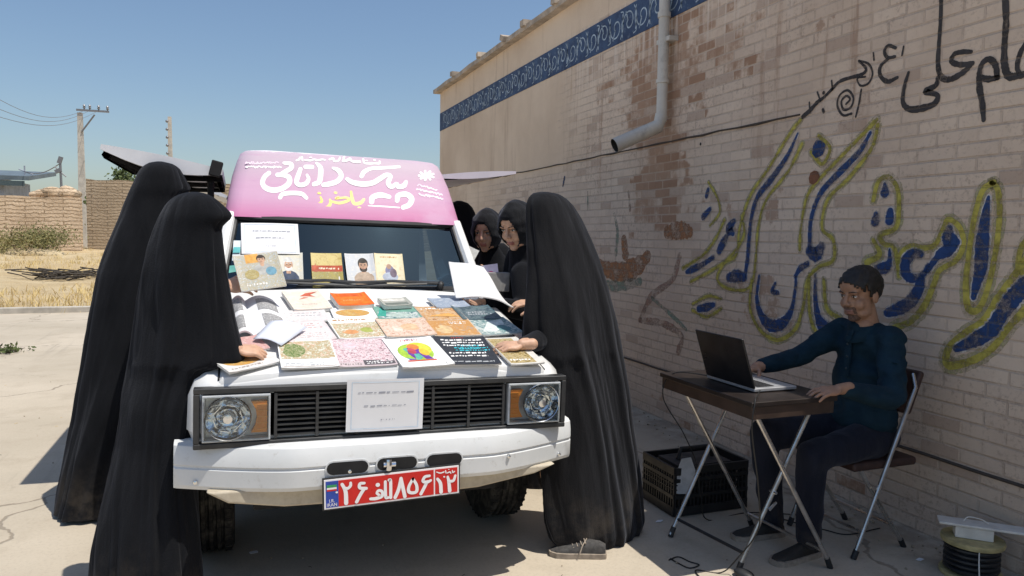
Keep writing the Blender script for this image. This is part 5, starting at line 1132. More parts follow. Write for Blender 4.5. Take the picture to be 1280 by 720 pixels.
# ================================================================== THINGS
M_PAPER = flat((.74, .74, .76), .8, 0, .03, 6); M_PAGE = flat((.78, .765, .73), .85, 0, .05, 200); M_INK = flat((.30, .31, .36), .8); M_FRAMEL = flat((.55, .68, .80), .8)
def collage(pal, scale, seed=0, dist=1.2):
    t = NT('cover_print'); o = t.node('Mapping'); t.put(o.inputs['Vector'], t.P()); o.inputs['Location'].default_value = (seed*3.7, seed*1.3, seed*.7)
    n = t.noise(scale*1.3, 6, .68, o.outputs[0], dist); r = t.node('ValToRGB'); r.color_ramp.interpolation = 'B_SPLINE'
    e = r.color_ramp.elements; k = len(pal)
    e[0].position = .36; e[1].position = .64; e[0].color = rgba(pal[0]); e[1].color = rgba(pal[-1])
    for i in range(1, k-1): x = e.new(.36+.28*i/(k-1)); x.color = rgba(pal[i])
    t.put(r.inputs[0], n); return t.out(r.outputs[0], .5, 0, None, .25)
WHT, BLK, RED, ORG, YEL_, GRN, TEAL, PUR, SKN, BRN, PNK, GRY, NAV, CRM = (.80,.80,.79), (.02,.02,.025), (.55,.05,.03), (.75,.13,.015), (.72,.50,.06), (.09,.17,.05), (.03,.36,.38), (.14,.05,.30), (.50,.31,.21), (.14,.08,.05), (.66,.42,.44), (.40,.42,.44), (.03,.07,.18), (.70,.62,.48)
def art_face(hair, skn, top, x=.5, y=.55, s=1.0, beard=None):
    a = [('e', x, y-.42*s, .34*s, .26*s, top), ('e', x, y-.20*s, .075*s, .10*s, skn), ('e', x, y+.07*s, .165*s, .17*s, hair), ('e', x, y, .135*s, .165*s, skn)]
    if beard: a += [('e', x, y-.095*s, .118*s, .085*s, beard), ('e', x, y-.045*s, .085*s, .05*s, skn)]
    return a+[('e', x, y+.135*s, .14*s, .055*s, hair), ('e', x-.055*s, y+.02*s, .022*s, .010*s, BLK), ('e', x+.055*s, y+.02*s, .022*s, .010*s, BLK), ('e', x-.055*s, y+.048*s, .034*s, .008*s, hair), ('e', x+.055*s, y+.048*s, .034*s, .008*s, hair), ('e', x, y-.075*s, .04*s, .010*s, (.32,.14,.11)), ('p', [(x-.012*s, y+.015*s), (x-.022*s, y-.04*s), (x+.022*s, y-.04*s)], tuple(q*.85 for q in skn))]
def tri(b, o, u, v, n, art):
    lay = .0007
    for i, a in enumerate(art):
        d = o+n*(lay+i*.00006); P = lambda x, y: d+u*x+v*y
        m = a[-1] if isinstance(a[-1], bpy.types.Material) else flat(a[-1], .6, 0, .18, 45, 0, .2)
        if a[0] == 'r': b.add([P(a[1]+(a[3]-a[1])*k/8, y) for k in range(9) for y in (a[2], a[4])], [[2*k, 2*k+2, 2*k+3, 2*k+1] for k in range(8)], m)
        elif a[0] == 'e': b.add([P(a[1]+a[3]*math.cos(2*PI*k/20), a[2]+a[4]*math.sin(2*PI*k/20)) for k in range(20)], [list(range(20))], m)
        elif a[0] == 'p': b.add([P(*q) for q in a[1]], [list(range(len(a[1])))], m)
        elif a[0] == 't':   # a block of short broken marks
            _, x0, y0, x1, y1, nl, seed, _m = a; rd = random.Random(seed); hh = (y1-y0)/nl
            for k in range(nl):
                x = x0; y = y1-(k+.5)*hh
                while x < x1:
                    l = rd.uniform(.02, .11)*(x1-x0)/.8; e = min(x1, x+l); t_ = hh*.26*rd.uniform(.6, 1.2); jy = rd.uniform(-.1, .1)*hh
                    b.add([P(x, y-t_+jy), P(e, y-t_*.7+jy), P(e, y+t_+jy), P(x, y+t_*.7+jy)], [[0, 1, 2, 3]], m); x = e+rd.uniform(.012, .03)
def rect_on(quad, O, N):
    c = [onP(x, y, O, N) for x, y in quad]; u = (c[1]-c[0]+c[2]-c[3])/2; w_ = u.length; u.normalize(); v = N.cross(u); h = ((c[3]-c[0]).dot(v)+(c[2]-c[1]).dot(v))/2
    return sum(c, Vector())/4, u, v, w_, abs(h)
def book(label, quad, O, N, th, base, art, name='magazine', cat='magazine', group='books and magazines on the bonnet', off=0.0, seed=0):
    c, u, v, w_, h = rect_on(quad, O+N*off, N); rd = random.Random(seed+17); w_ *= 1.05; h *= 1.06; an = rd.uniform(-.07, .07); u, v = u*math.cos(an)+v*math.sin(an), v*math.cos(an)-u*math.sin(an)
    o = thing(name, label, cat, c, group); b = MB(); n = N
    bm = base if isinstance(base, bpy.types.Material) else flat(base, .5, 0, .10, 35, 0, .3)
    k = 8; rs = []
    # pages and cover curl a little at the fore edge
    cv = rd.uniform(.001, .004)+th*.15
    def top(x, y): return n*(th+cv*(max(0, abs(x-.5)-.28)/.22)**2*(1 if rd else 0))
    b.rings([[c+u*(w_*(i/k-.5))+v*(h*s/2)+n*z+(top(i/k, 0)-n*th)*(z > th*.5) for s, z in ((-1, 0), (1, 0), (1, th*.94), (-1, th*.94))] for i in range(k+1)], M_PAGE); b.build('pages', None, o, 0)
    b = MB(); g = .002
    b.rings([[c+u*((w_+g)*(i/k-.5))+v*((h+g)*s/2)+top(i/k, 0)+n*z for s, z in ((-1, -.0012), (1, -.0012), (1, .0004), (-1, .0004))] for i in range(k+1)], bm)
    p0 = len(b.v); tri(b, c-u*w_/2-v*h/2+n*(th+.0002), u*w_, v*h, n, art)
    for i in range(p0, len(b.v)):
        x = (b.v[i]-c).dot(u)/w_+.5; b.v[i] = b.v[i]+top(x, 0)-n*th
    b.build('cover', None, o, 0); return o
HN = (VM.to_3x3()@Vector((0, -.243, 1))).normalized(); HO = V(0, .5, hz(.5)+.0145)
C = collage
plate_ = lambda cx, cy, r, food: [('e', cx, cy, r, r*.92, (.74,.74,.72)), ('e', cx, cy, r*.8, r*.72, (.60,.58,.54)), ('e', cx, cy, r*.72, r*.64, food)]
FOOD1 = C([(.50,.20,.05), (.68,.42,.10), (.30,.14,.05), (.70,.55,.30)], 60, 1); FOOD2 = C([(.05,.10,.03), (.14,.22,.06), (.30,.30,.12), (.60,.55,.45)], 70, 2); PINKC = C([(.05,.04,.05), (.45,.25,.28), (.72,.55,.58), (.78,.74,.74), (.12,.10,.11)], 42, 3, 2.0)
WARM = C([(.35,.16,.10), (.62,.42,.30), (.74,.66,.58), (.55,.28,.18)], 38, 4); COOK = C([(.20,.08,.03), (.50,.24,.08), (.66,.48,.28), (.30,.26,.24)], 36, 5); SEA = C([(.06,.14,.16), (.16,.28,.28), (.45,.50,.48), (.66,.66,.62)], 34, 6); PALE = C([(.78,.77,.76), (.70,.66,.65), (.62,.50,.50), (.79,.78,.77)], 30, 7); DARKT = C([(.02,.035,.05), (.05,.09,.11), (.16,.20,.22), (.04,.10,.10)], 26, 8); HERB = C([(.75,.74,.70), (.70,.66,.55), (.25,.28,.12), (.60,.30,.15), (.76,.74,.70)], 45, 9); AUT = C([(.70,.50,.28), (.40,.18,.05), (.62,.30,.06), (.30,.30,.30)], 30, 10)
GOLD = C([(.52,.34,.09), (.66,.46,.16), (.40,.22,.06), (.70,.60,.32)], 50, 11)
B_ = [
 ('magazine with a golden food dish, leftmost along the front edge of the bonnet', [(266,468),(339,459),(321,425),(272,441)], .006, (.66,.64,.62), [('r',.02,.55,.98,.98,C([(.66,.62,.60),(.55,.40,.36),(.70,.68,.66)],40,12)), ('e',.45,.42,.40,.26,FOOD1), ('e',.45,.42,.30,.17,GOLD), ('t',.1,.05,.7,.14,1,3,(.35,.30,.28))]),
 ('white magazine with a green salad plate in its upper left corner', [(348,462),(420,459),(413,427),(353,430)], .007, WHT, [('r',.02,.30,.98,.97,HERB), ('e',.26,.62,.22,.26,FOOD2), ('e',.26,.62,.15,.18,GRN), ('t',.08,.06,.75,.18,2,5,GRY), ('r',.04,.02,.96,.05,(.5,.45,.42))]),
 ('magazine with a pink, black and white photo collage cover', [(420,459),(489,458),(483,425),(416,427)], .006, (.55,.46,.47), [('r',.02,.14,.98,.98,PINKC), ('r',.45,.04,.98,.20,(.10,.09,.10)), ('t',.5,.06,.94,.18,2,7,WHT), ('e',.32,.75,.14,.10,(.70,.52,.56)), ('t',.05,.03,.4,.13,1,8,(.25,.2,.2))]),
 ('white magazine with a round rainbow coloured drawing in the middle', [(496,460),(558,457),(545,424),(486,426)], .006, WHT, [('e',.46,.48,.34,.30,(.33,.50,.06)), ('e',.58,.60,.24,.22,(.60,.62,.07)), ('e',.36,.42,.20,.22,(.10,.38,.30)), ('p',[(.22,.22),(.36,.66),(.52,.70),(.70,.22),(.55,.22),(.50,.42),(.40,.42),(.36,.22)],PUR), ('e',.48,.66,.12,.10,(.62,.20,.06)), ('e',.40,.52,.08,.10,(.45,.07,.10)), ('e',.62,.46,.09,.12,(.70,.45,.05)), ('r',.18,.17,.74,.21,(.55,.10,.06)), ('t',.33,.86,.70,.96,1,9,(.45,.12,.12)), ('t',.45,.92,.66,.98,1,10,(.1,.15,.4))]),
 ('black magazine covered with white and turquoise lettering', [(558,457),(622,455),(604,423),(545,424)], .006, (.03,.033,.04), [('t',.12,.62,.92,.92,3,11,WHT), ('t',.30,.44,.95,.62,2,12,(.05,.42,.50)), ('t',.15,.24,.85,.44,2,13,WHT), ('t',.38,.50,.80,.70,2,14,(.05,.42,.50)), ('t',.1,.05,.9,.13,1,15,GRY), ('t',.35,.92,.6,.99,1,16,RED)]),
 ('dark yellow patterned magazine under a hand at the right front corner of the bonnet', [(634,456),(672,455),(652,424),(612,425)], .006, (.62,.60,.56), [('r',.02,.04,.80,.96,C([(.04,.035,.03),(.35,.25,.07),(.60,.50,.30),(.10,.09,.08)],40,17)), ('t',.1,.1,.7,.2,1,17,WHT)]),
 ('pale pink printed magazine behind the salad plate cover', [(353,429),(413,426),(409,403),(357,405)], .006, (.68,.60,.60), [('r',.03,.06,.97,.95,PALE), ('t',.1,.6,.9,.9,3,18,(.52,.36,.36)), ('t',.2,.15,.9,.4,3,19,(.48,.40,.40))]),
 ('white magazine with herbs and vegetables scattered on its cover', [(419,425),(480,422),(471,398),(415,400)], .006, WHT, [('r',.02,.03,.98,.72,HERB), ('e',.66,.36,.14,.12,(.34,.38,.10)), ('e',.3,.3,.16,.1,(.60,.28,.12)), ('t',.1,.8,.8,.95,1,20,(.45,.25,.12))]),
 ('peach coloured magazine with flowers in the middle of the bonnet', [(482,422),(543,420),(528,399),(473,402)], .006, (.62,.45,.34), [('r',.02,.03,.98,.97,WARM), ('e',.6,.5,.2,.2,(.66,.44,.28)), ('e',.3,.4,.12,.16,(.70,.60,.50))]),
 ('orange and brown cookery magazine right of the peach one', [(544,421),(601,420),(584,402),(531,402)], .006, (.60,.48,.36), [('r',.02,.03,.98,.97,AUT), ('e',.3,.4,.18,.26,(.62,.44,.24)), ('t',.5,.7,.95,.9,2,21,WHT)]),
 ('teal grey magazine beside the right edge of the bonnet', [(601,420),(650,417),(630,399),(584,402)], .006, (.35,.42,.42), [('r',.02,.03,.98,.97,SEA), ('p',[(.1,.2),(.5,.8),(.9,.9),(.8,.5),(.4,.15)],(.62,.68,.66)), ('e',.7,.35,.16,.2,(.12,.25,.26))]),
 ('light grey booklet under the cream covered one, behind the pale pink magazine', [(357,404),(409,402),(405,388),(359,391)], .006, (.64,.63,.62), [('r',.03,.05,.97,.95,PALE), ('t',.1,.4,.9,.8,2,22,GRY)]),
 ('cream book with a red flourish on its cover at the back left of the bonnet', [(360,391),(407,389),(402,367),(361,369)], .016, (.70,.63,.54), [('p',[(.40,.70),(.60,.86),(.95,.90),(.70,.76),(.80,.64),(.58,.68)],(.50,.12,.07)), ('p',[(.30,.52),(.48,.64),(.60,.60)],(.52,.16,.10)), ('t',.3,.2,.7,.3,1,23,(.55,.45,.40))]),
 ('thick bright orange book at the back of the bonnet', [(418,388),(462,386),(458,372),(419,373)], .024, ORG, [('r',.06,.08,.94,.94,(.78,.16,.02)), ('r',.08,.72,.92,.92,(.62,.10,.02)), ('t',.2,.3,.8,.5,1,24,(.70,.30,.10))]),
 ('magazine with a round pizza plate in front of the orange book', [(416,400),(470,398),(463,386),(417,388)], .006, WHT, [('e',.48,.52,.40,.34,FOOD1), ('e',.48,.52,.30,.24,GOLD)]),
 ('green magazine with a stack of grey bands beside the pizza plate', [(473,401),(529,399),(514,385),(469,386)], .007, (.16,.33,.27), [('r',.04,.04,.96,.55,SEA), ('p',[(0,.2),(.16,.9),(.3,.95),(.2,.2)],(.05,.33,.26)), ('e',.5,.3,.3,.16,(.40,.48,.44))]),
 ('small grey banded book on top of the green magazine', [(477,387),(513,385),(507,377),(476,378)], .018, (.36,.37,.33), [('r',.1,.6,.9,.9,(.62,.60,.55)), ('r',.1,.1,.9,.4,(.16,.18,.16))]),
 ('brown and orange magazine behind the cookery one', [(533,402),(583,401),(566,384),(518,386)], .006, (.45,.36,.30), [('r',.02,.03,.98,.97,COOK), ('t',.1,.75,.7,.92,1,26,WHT), ('p',[(.1,.3),(.9,.2),(.7,.5)],(.64,.34,.10))]),
 ('blue grey magazine with a shiny cover at the back right of the bonnet', [(566,385),(600,384),(560,374),(516,376)], .006, (.30,.36,.44), [('r',.03,.05,.97,.95,C([(.42,.46,.52),(.14,.20,.30),(.60,.62,.64)],26,27))]),
 ('dark teal magazine beside the sleeve of the reading woman', [(585,401),(632,399),(602,384),(560,385)], .006, (.05,.10,.12), [('r',.03,.05,.97,.95,DARKT), ('t',.2,.3,.9,.6,2,28,GRY)]),
]
for i, (lab, q, th, base, art) in enumerate(B_): book(lab, q, HO, HN, th, base, art, 'book' if 'book ' in lab or 'booklet' in lab else 'magazine', 'book' if 'book ' in lab or 'booklet' in lab else 'magazine', off=.0015*((i*3) % 5)+(.008 if 'on top' in lab else 0), seed=i)

# ---- covers leaning on the windscreen
WN = (VM.to_3x3()@Vector((0, -.355, .25))).normalized(); WO = V(0, 1.163, 1.205)
LEAN = [
 ('portrait cover of an old man with a white beard leaning on the windscreen', [(345,354),(377,352),(378,318),(345,318)], (.60,.60,.55), [('r',.02,.02,.98,.98,C([(.68,.66,.60),(.55,.55,.50),(.70,.62,.45)],20,31))]+art_face((.60,.60,.58), SKN, (.05,.07,.12), .48, .58, 1.15, (.68,.67,.65))),
 ('yellow and red book cover with a crowd of figures leaning on the windscreen', [(390,359),(427,360),(427,319),(391,319)], (.55,.42,.12), [('r',0,.62,1,1,C([(.52,.40,.12),(.62,.52,.22),(.40,.28,.07)],25,32)), ('r',0,.46,1,.64,(.42,.08,.04)), ('t',.2,.50,.9,.60,1,33,(.78,.66,.5)), ('r',0,0,1,.46,C([(.20,.16,.04),(.50,.40,.08),(.10,.10,.05),(.62,.54,.22)],60,34)), ('p',[(.05,.45),(.12,.72),(.2,.45)],(.45,.10,.05)), ('r',.80,.16,.93,.32,(.72,.70,.66))]),
 ('portrait cover of a dark bearded man, middle of the covers on the windscreen', [(437,357),(470,355),(465,319),(430,320)], (.62,.62,.62), [('r',.02,.02,.98,.98,C([(.62,.62,.62),(.44,.48,.54),(.70,.66,.60)],22,35))]+art_face((.03,.025,.02), (.46,.28,.19), (.42,.32,.24), .60, .60, 1.1, (.04,.03,.025))),
 ('cream cover with a small blue figure, rightmost on the windscreen', [(473,357),(507,358),(500,319),(467,320)], (.68,.58,.36), [('r',.03,.03,.97,.97,C([(.70,.60,.36),(.72,.66,.50),(.60,.46,.24)],24,36)), ('e',.5,.46,.16,.18,(.20,.20,.32)), ('e',.48,.60,.09,.08,(.42,.27,.20)), ('e',.5,.28,.28,.14,(.40,.44,.52)), ('e',.62,.40,.12,.14,(.16,.12,.16)), ('t',.2,.84,.8,.94,1,37,(.52,.32,.14))]),
]
for i, (lab, q, base, art) in enumerate(LEAN): book(lab, q, WO, WN, .008, base, art, 'book', 'book', 'book covers leaning on the windscreen', seed=40+i, off=.002*i)
# sheet of paper on the glass
def sheet_paper(label, quad, O, N, lines, name='paper_sheet', border=True, seed=0):
    c, u, v, w_, h = rect_on(quad, O, N); o = thing(name, label, 'paper', c); b = MB(); n = N; k = 8
    b.rings([[c+u*(w_*(i/k-.5))+v*(h*s/2)+n*(z+.004*math.sin(PI*i/k)*1.0) for s, z in ((-1, 0), (1, 0), (1, .0008), (-1, .0008))] for i in range(k+1)], M_PAPER); b.build('sheet', None, o, 0)
    b = MB(); art = []
    if border:
        for x0, y0, x1, y1 in ((.06,.05,.94,.06), (.06,.94,.94,.95), (.06,.05,.068,.95), (.932,.05,.94,.95)): art.append(('r', x0, y0, x1, y1, M_FRAMEL))
    for (x0, y0, x1, y1, s) in lines: art.append(('t', x0, y0, x1, y1, 1, s, M_INK))
    tri(b, c-u*w_/2-v*h/2+n*.0012, u*w_, v*h, n, art)
    for i, p in enumerate(b.v): x = (p-c).dot(u)/w_+.5; b.v[i] = p+n*.004*math.sin(PI*min(1, max(0, x)))
    b.build('printing', None, o, 0)
sheet_paper('white printed sheet with a pale blue border stuck on the windscreen', [(299,317),(372,318),(375,280),(304,279)], WO+WN*.012, WN, [(.2,.70,.85,.76,1), (.25,.48,.75,.54,2), (.42,.22,.60,.27,3)])
GN = VM.to_3x3()@Vector((0, -1, 0)); GN.normalize()
sheet_paper('white printed sheet taped over the middle of the black grille', [(431,540),(527,536),(531,472),(435,475)], V(0, .071, .80), GN, [(.14,.72,.88,.77,4), (.22,.47,.78,.51,5), (.44,.20,.62,.24,6)])
# small stickers inside the glass at the left
b = MB(); WQ = WO-WN*.012
for q, m in (([(290,327),(300,327),(301,302),(292,302)], flat((.55,.62,.66),.5)), ([(291,318),(300,318),(300.5,311),(292,311)], flat((.03,.36,.38),.5)), ([(286,344),(297,342),(298,334),(287,335)], flat((.04,.30,.26),.5))):
    c = [onP(x, y, WO-WN*(.002 if m.name[-1] != '1' else .001), WN)+WN*(.010+.001*len(b.f)) for x, y in q]; b.add(c+[p-WN*.0008 for p in c], [[0,1,2,3],[7,6,5,4],[0,4,5,1],[1,5,6,2],[2,6,7,3],[3,7,4,0]], m)
tag(b.build('sticker', None, None, 0), 'small white and teal stickers on the left edge of the windscreen', 'sticker')

# ---- papers and books in hands
def open_book(label, spine0, spine1, l0, l1, r0, r1, bulge, parent_cat='book', printed=None):
    """two curved page blocks meeting at the spine"""
    S0, S1 = spine0, spine1; o = thing('open_book', label, 'book', (S0+S1)/2)
    for (E0, E1, nm) in ((l0, l1, 'page'), (r0, r1, 'page')):
        n = ((E0-S0).cross(S1-S0)).normalized(); b = MB(); rs = []
        if n.z < 0: n = -n
        for i in range(11):
            t_ = i/10; bul = n*(bulge*math.sin(PI*min(1, t_*1.15))*(1-.3*t_)); th = .009*(1-.25*t_)
            a, c = S0+(E0-S0)*t_+bul, S1+(E1-S1)*t_+bul; rs.append([a, c, c-n*th, a-n*th])
        b.rings(rs, M_PAPER)
        if printed:
            for (u0, v0, u1, v1, mm) in printed:
                def Q(u, v): t_ = u; return S0+(E0-S0)*t_+(S1-S0+((E1-S1)-(E0-S0))*t_)*v+n*(bulge*math.sin(PI*min(1, t_*1.15))*(1-.3*t_)+.0014)
                k = 6; b.rings([[Q(u0+(u1-u0)*i/k, v0), Q(u0+(u1-u0)*i/k, v1)] for i in range(k+1)], mm, (False, False), False)
        b.build(nm, None, o, 40)
    return o
# reader's open white book: pages traced from the photo at their distance
Yb = 3.72
open_book('open book with blank white pages held by the reading woman', onY(612,372,Yb-.05), onY(598,334,Yb+.10)+Vector((.03,0,0)), onY(570,372,Yb-.06), onY(561,327,Yb+.06), onY(642,384,Yb-.10), onY(628,374,Yb+.16), .012)
b = MB(); q = [onY(575,306,4.25), onY(589,330,4.2), onY(572,328,4.12), onY(568,312,4.15)]
o = book('booklet with a printed corner held up beside the windscreen pillar', [(570,327),(590,331),(596,317),(577,300)], onY(582,318,4.22), Vector((-.35,-.9,.3)).normalized(), .004, (.72,.71,.68), [('r',.0,.0,.9,.45,C([(.40,.28,.12),(.60,.50,.32),(.25,.22,.15)],30,44))], 'booklet', 'booklet', None, 0, 60)
o = book('purple and white leaflet in the smiling woman\'s hand', [(600,362),(624,362),(622,330),(602,334)], onY(612,346,4.36), Vector((-.45,-.85,.2)).normalized(), .003, (.40,.38,.55), [('e',.6,.55,.22,.2,(.42,.06,.20)), ('r',0,0,.3,1,(.55,.56,.68)), ('e',.7,.3,.2,.16,(.20,.12,.35))], 'leaflet', 'leaflet', None, 0, 61)
# comic cover held by woman A
NA = Vector((.05,-.8,.62)).normalized(); OA = onY(322,345,3.62)+NA*.03
book('illustrated cover with a young man and flowers, held up by the taller woman', [(288,371),(355,353),(345,318),(307,318)], OA, NA, .006, (.52,.50,.48), [('r',.0,.0,1,.98,C([(.62,.60,.58),(.30,.26,.20),(.50,.42,.22),(.20,.30,.40),(.70,.68,.66)],48,45,2.2)), ('r',.25,.74,.55,.99,(.66,.34,.08))]+art_face((.035,.025,.02), (.50,.31,.21), (.40,.40,.38), .60, .80, .62)+[('e',.32,.42,.16,.14,C([(.45,.30,.06),(.22,.20,.08),(.55,.45,.2)],60,46)), ('e',.76,.46,.12,.12,(.14,.30,.40)), ('t',.15,.08,.6,.2,1,47,(.7,.68,.64))], 'magazine', 'magazine', None, 0, 62)
# open magazine and loose sheet under woman B's hands
P_ = lambda x, y, d: onP(x, y, HO+HN*d, HN)
grayp = C([(.70,.70,.70),(.35,.35,.36),(.10,.10,.10),(.60,.60,.60)], 90, 48)
open_book('open magazine with grey pictures lying on the left of the bonnet', P_(318,420,.012), P_(306,376,.012), P_(286,424,.012), P_(284,378,.012), P_(366,414,.012), P_(352,378,.012), .035, 'magazine', [(.25,.55,.8,.9,grayp), (.3,.08,.85,.42,grayp)])
b = MB(); q = [P_(316,424,.03), P_(352,432,.022), P_(384,409,.03), P_(338,401,.055)]; n = 8; rs = []
for i in range(n+1):
    t_ = i/n; a = q[0].lerp(q[3], t_); c = q[1].lerp(q[2], t_); rs.append([a.lerp(c, s/6)+HN*(.014*math.sin(PI*s/6)) for s in range(7)])
b.rings(rs, flat((.64,.68,.78), .8, 0, .06, 8), (False, False), False); o = tag(b.build('loose_sheet', None, None, 60), 'loose bluish white sheet curling on the left of the bonnet', 'paper'); s = o.modifiers.new('thick', 'SOLIDIFY'); s.thickness = .0012
book('reddish printed magazine under the nearest woman\'s hand', [(292,444),(325,438),(330,420),(298,424)], HO+HN*.010, HN, .006, (.58,.40,.38), [('r',.02,.02,.98,.98,C([(.62,.52,.50),(.50,.16,.14),(.68,.62,.60)],45,49))], 'magazine', 'magazine', None, 0, 63)

# ---- folding table
M_TOP = flat((.020, .014, .012), .4, 0, .3, 8); M_EDGE = flat((.045, .028, .021), .45, 0, .3, 9); M_TUBE = flat((.55, .53, .51), .30, .9, .2, 14)
TX0, TX1, TY0, TY1, TZ0, TZ1 = 2.03, 2.47, 2.50, 3.20, .738, .815
tb = thing('folding_table', 'small dark brown folding table on crossed chrome legs', 'table', ((TX0+TX1)/2, (TY0+TY1)/2, 0))
b = MB(); b.box(((TX0+TX1)/2, (TY0+TY1)/2, TZ1-.011), (TX1-TX0+.02, TY1-TY0+.02, .022), None, M_TOP); b.build('tabletop', None, tb, 35, .004)
b = MB(); zc, zh = (TZ0+TZ1-.022)/2, TZ1-.022-TZ0
b.box((TX0+.008, (TY0+TY1)/2, zc), (.016, TY1-TY0, zh), None, M_EDGE); b.box((TX1-.008, (TY0+TY1)/2, zc), (.016, TY1-TY0, zh), None, M_EDGE); b.box(((TX0+TX1)/2, TY0+.008, zc), (TX1-TX0-.032, .016, zh), None, M_EDGE); b.box(((TX0+TX1)/2, TY1-.008, zc), (TX1-TX0-.032, .016, zh), None, M_EDGE); b.build('apron', None, tb, 35, .002)
def ft(px, py): p = onZ(px, py); return Vector((p.x, p.y, .012))
L1, R1, R2, L2 = ft(838,671), ft(922,716), ft(1038,710), Vector((2.50, 3.04, .012))
T1, T2 = Vector((2.43, 3.12, .75)), Vector((2.09, 3.10, .75)); T3, T4 = Vector((2.10, 2.57, .75)), Vector((2.42, 2.58, .75))
for a, c in ((L1, T1), (L2, T2), (R2, T3), (R1, T4)): b = MB(); b.tube([a, c], .0105, 10, M_TUBE); lg = b.build('leg', None, tb); b = MB(); b.tube([a-Vector((0, 0, .012)), a.lerp(c, .05)], .0135, 10, M_RUB); b.build('rubber_foot', None, lg)
for (a, c, f), nm in zip(((L1, R1, .10), (L2, R2, .10)), 'ab'):
    ta, tc = (T1, T4) if nm == 'a' else (T2, T3); b = MB(); b.tube([a.lerp(ta, f), c.lerp(tc, f)], .008, 8, M_TUBE if nm == 'b' else M_RUB); b.build('foot_bar', None, tb)
x1 = R1.lerp(T4, .48); b = MB(); b.box(x1+Vector((-.01, -.012, -.06)), (.05, .006, .012), Matrix.Rotation(-.7, 3, 'Y'), M_CHR); b.tube([x1+Vector((0, -.02, 0)), x1+Vector((0, .02, 0))], .007, 8, M_CHR); b.build('hinge', None, tb)

# ---- laptop
lp = thing('laptop', 'open black laptop with a silver keyboard deck on the folding table', 'laptop', (2.25, 2.82, TZ1))
M_LID = flat((.012, .012, .014), .35, 0, .2, 20); M_DECK = flat((.52, .53, .55), .35, .5, .05, 20)
x0, y0, y1, z0 = 2.155, 2.645, 3.0, TZ1+.004
b = MB(); b.box((x0+.118, (y0+y1)/2, z0+.008), (.236, y1-y0, .016), None, M_DECK); bs = b.build('base', None, lp, 35, .004)
b = MB()
for r in range(5):
    for k in range(12): b.box((x0+.045+r*.019, y0+.035+k*.0258, z0+.0172), (.015, .021, .002), None, M_BLK)
b.build('keyboard', None, bs, 0); b = MB(); b.box((x0+.185, (y0+y1)/2, z0+.0166), (.06, .10, .0012), None, flat((.42, .43, .45), .3, .4)); b.build('touchpad', None, bs, 0)
ln = Vector((-.075, 0, .225)).normalized(); nn = Vector((0, 1, 0)).cross(ln).normalized(); 
if nn.x < 0: nn = -nn
b = MB(); c0 = Vector((x0+.004, 0, z0+.016)); b.hexa([c0+Vector((0, y, 0))+ln*l+nn*d for y in (y0, y1) for l in (0, .238) for d in (-.006, .003)], M_LID); sc = b.build('screen_lid', None, lp, 35, .003)
b = MB(); b.hexa([c0+Vector((0, y, 0))+ln*l+nn*d for y in (y0+.012, y1-.012) for l in (.02, .225) for d in (.003, .0036)], flat((.05, .055, .06), .15)); b.build('display', None, sc, 0)

# ---- folding chair
ch = thing('folding_chair', 'chrome folding chair with a dark padded back under the seated man', 'chair', (2.9, 2.8, 0)); M_PAD = flat((.045, .022, .018), .6, 0, .2, 20)
for y in (2.585, 3.015):
    b = MB(); b.tube([(2.715, y, .01), (3.05, y, .80), (3.065, y+(.03 if y < 2.8 else -.03), .86)], .0105, 10, M_TUBE); lg = b.build('front_leg', None, ch)
    b = MB(); b.tube([(2.712, y, 0), (2.73, y, .04)], .014, 10, M_RUB); b.build('rubber_foot', None, lg)
    y2 = y+(.03 if y < 2.8 else -.03); b = MB(); b.tube([(2.74, y2, .44), (3.06, y2, .01)], .0105, 10, M_TUBE); lg = b.build('rear_leg', None, ch); b = MB(); b.tube([(3.063, y2, 0), (3.04, y2, .04)], .014, 10, M_RUB); b.build('rubber_foot', None, lg)
b = MB(); b.tube([(2.765, 2.585, .12), (2.765, 3.015, .12)], .008, 8, M_TUBE); b.tube([(2.98, 2.615, .12), (2.98, 2.985, .12)], .008, 8, M_TUBE); b.build('crossbar', None, ch)
b = MB(); b.box((2.91, 2.8, .43), (.40, .40, .045), None, M_PAD); b.build('seat', None, ch, 35, .018)
b = MB(); b.box((3.065, 2.8, .77), (.035, .42, .22), Matrix.Rotation(.38, 3, 'Y'), M_PAD); b.build('backrest', None, ch, 35, .015)

# ---- plastic crate with a bag of wire in it
M_CRT = flat((.012, .012, .013), .55, 0, .3, 14)
cr = thing('plastic_crate', 'black plastic crate with lattice sides on the ground behind the table', 'crate', (2.42, 3.46, 0)); cx0, cx1, cy0, cy1, chh = 2.19, 2.66, 3.30, 3.62, .27
b = MB(); b.box(((cx0+cx1)/2, (cy0+cy1)/2, .012), (cx1-cx0, cy1-cy0, .018), None, M_CRT); b.build('base', None, cr, 0)
def lattice(p0, p1, nm):
    b = MB(); d = p1-p0; L = d.length; d.normalize(); nrm = Vector((d.y, -d.x, 0)); R = Matrix((d, nrm, Vector((0, 0, 1)))).transposed()
    for z, h in ((.03, .05), (.11, .02), (chh-.07, .02), (chh-.02, .04)): b.box((p0+p1)/2+Vector((0, 0, z)), (L, .016, h), R, M_CRT)
    for z in (.15, .175): b.box((p0+p1)/2+Vector((0, 0, z)), (L, .006, .006), R, M_CRT)
    for k in range(int(L/.024)+1): b.box(p0+d*min(L, .004+k*.024)+Vector((0, 0, chh/2)), (.009, .010, chh-.04), R, M_CRT)
    b.build('side', None, cr, 0)
A, B2, C2, D2 = Vector((cx0, cy0, 0)), Vector((cx1, cy0, 0)), Vector((cx1, cy1, 0)), Vector((cx0, cy1, 0))
for p, q in ((A, B2), (B2, C2), (C2, D2), (D2, A)): lattice(p, q, 'side')
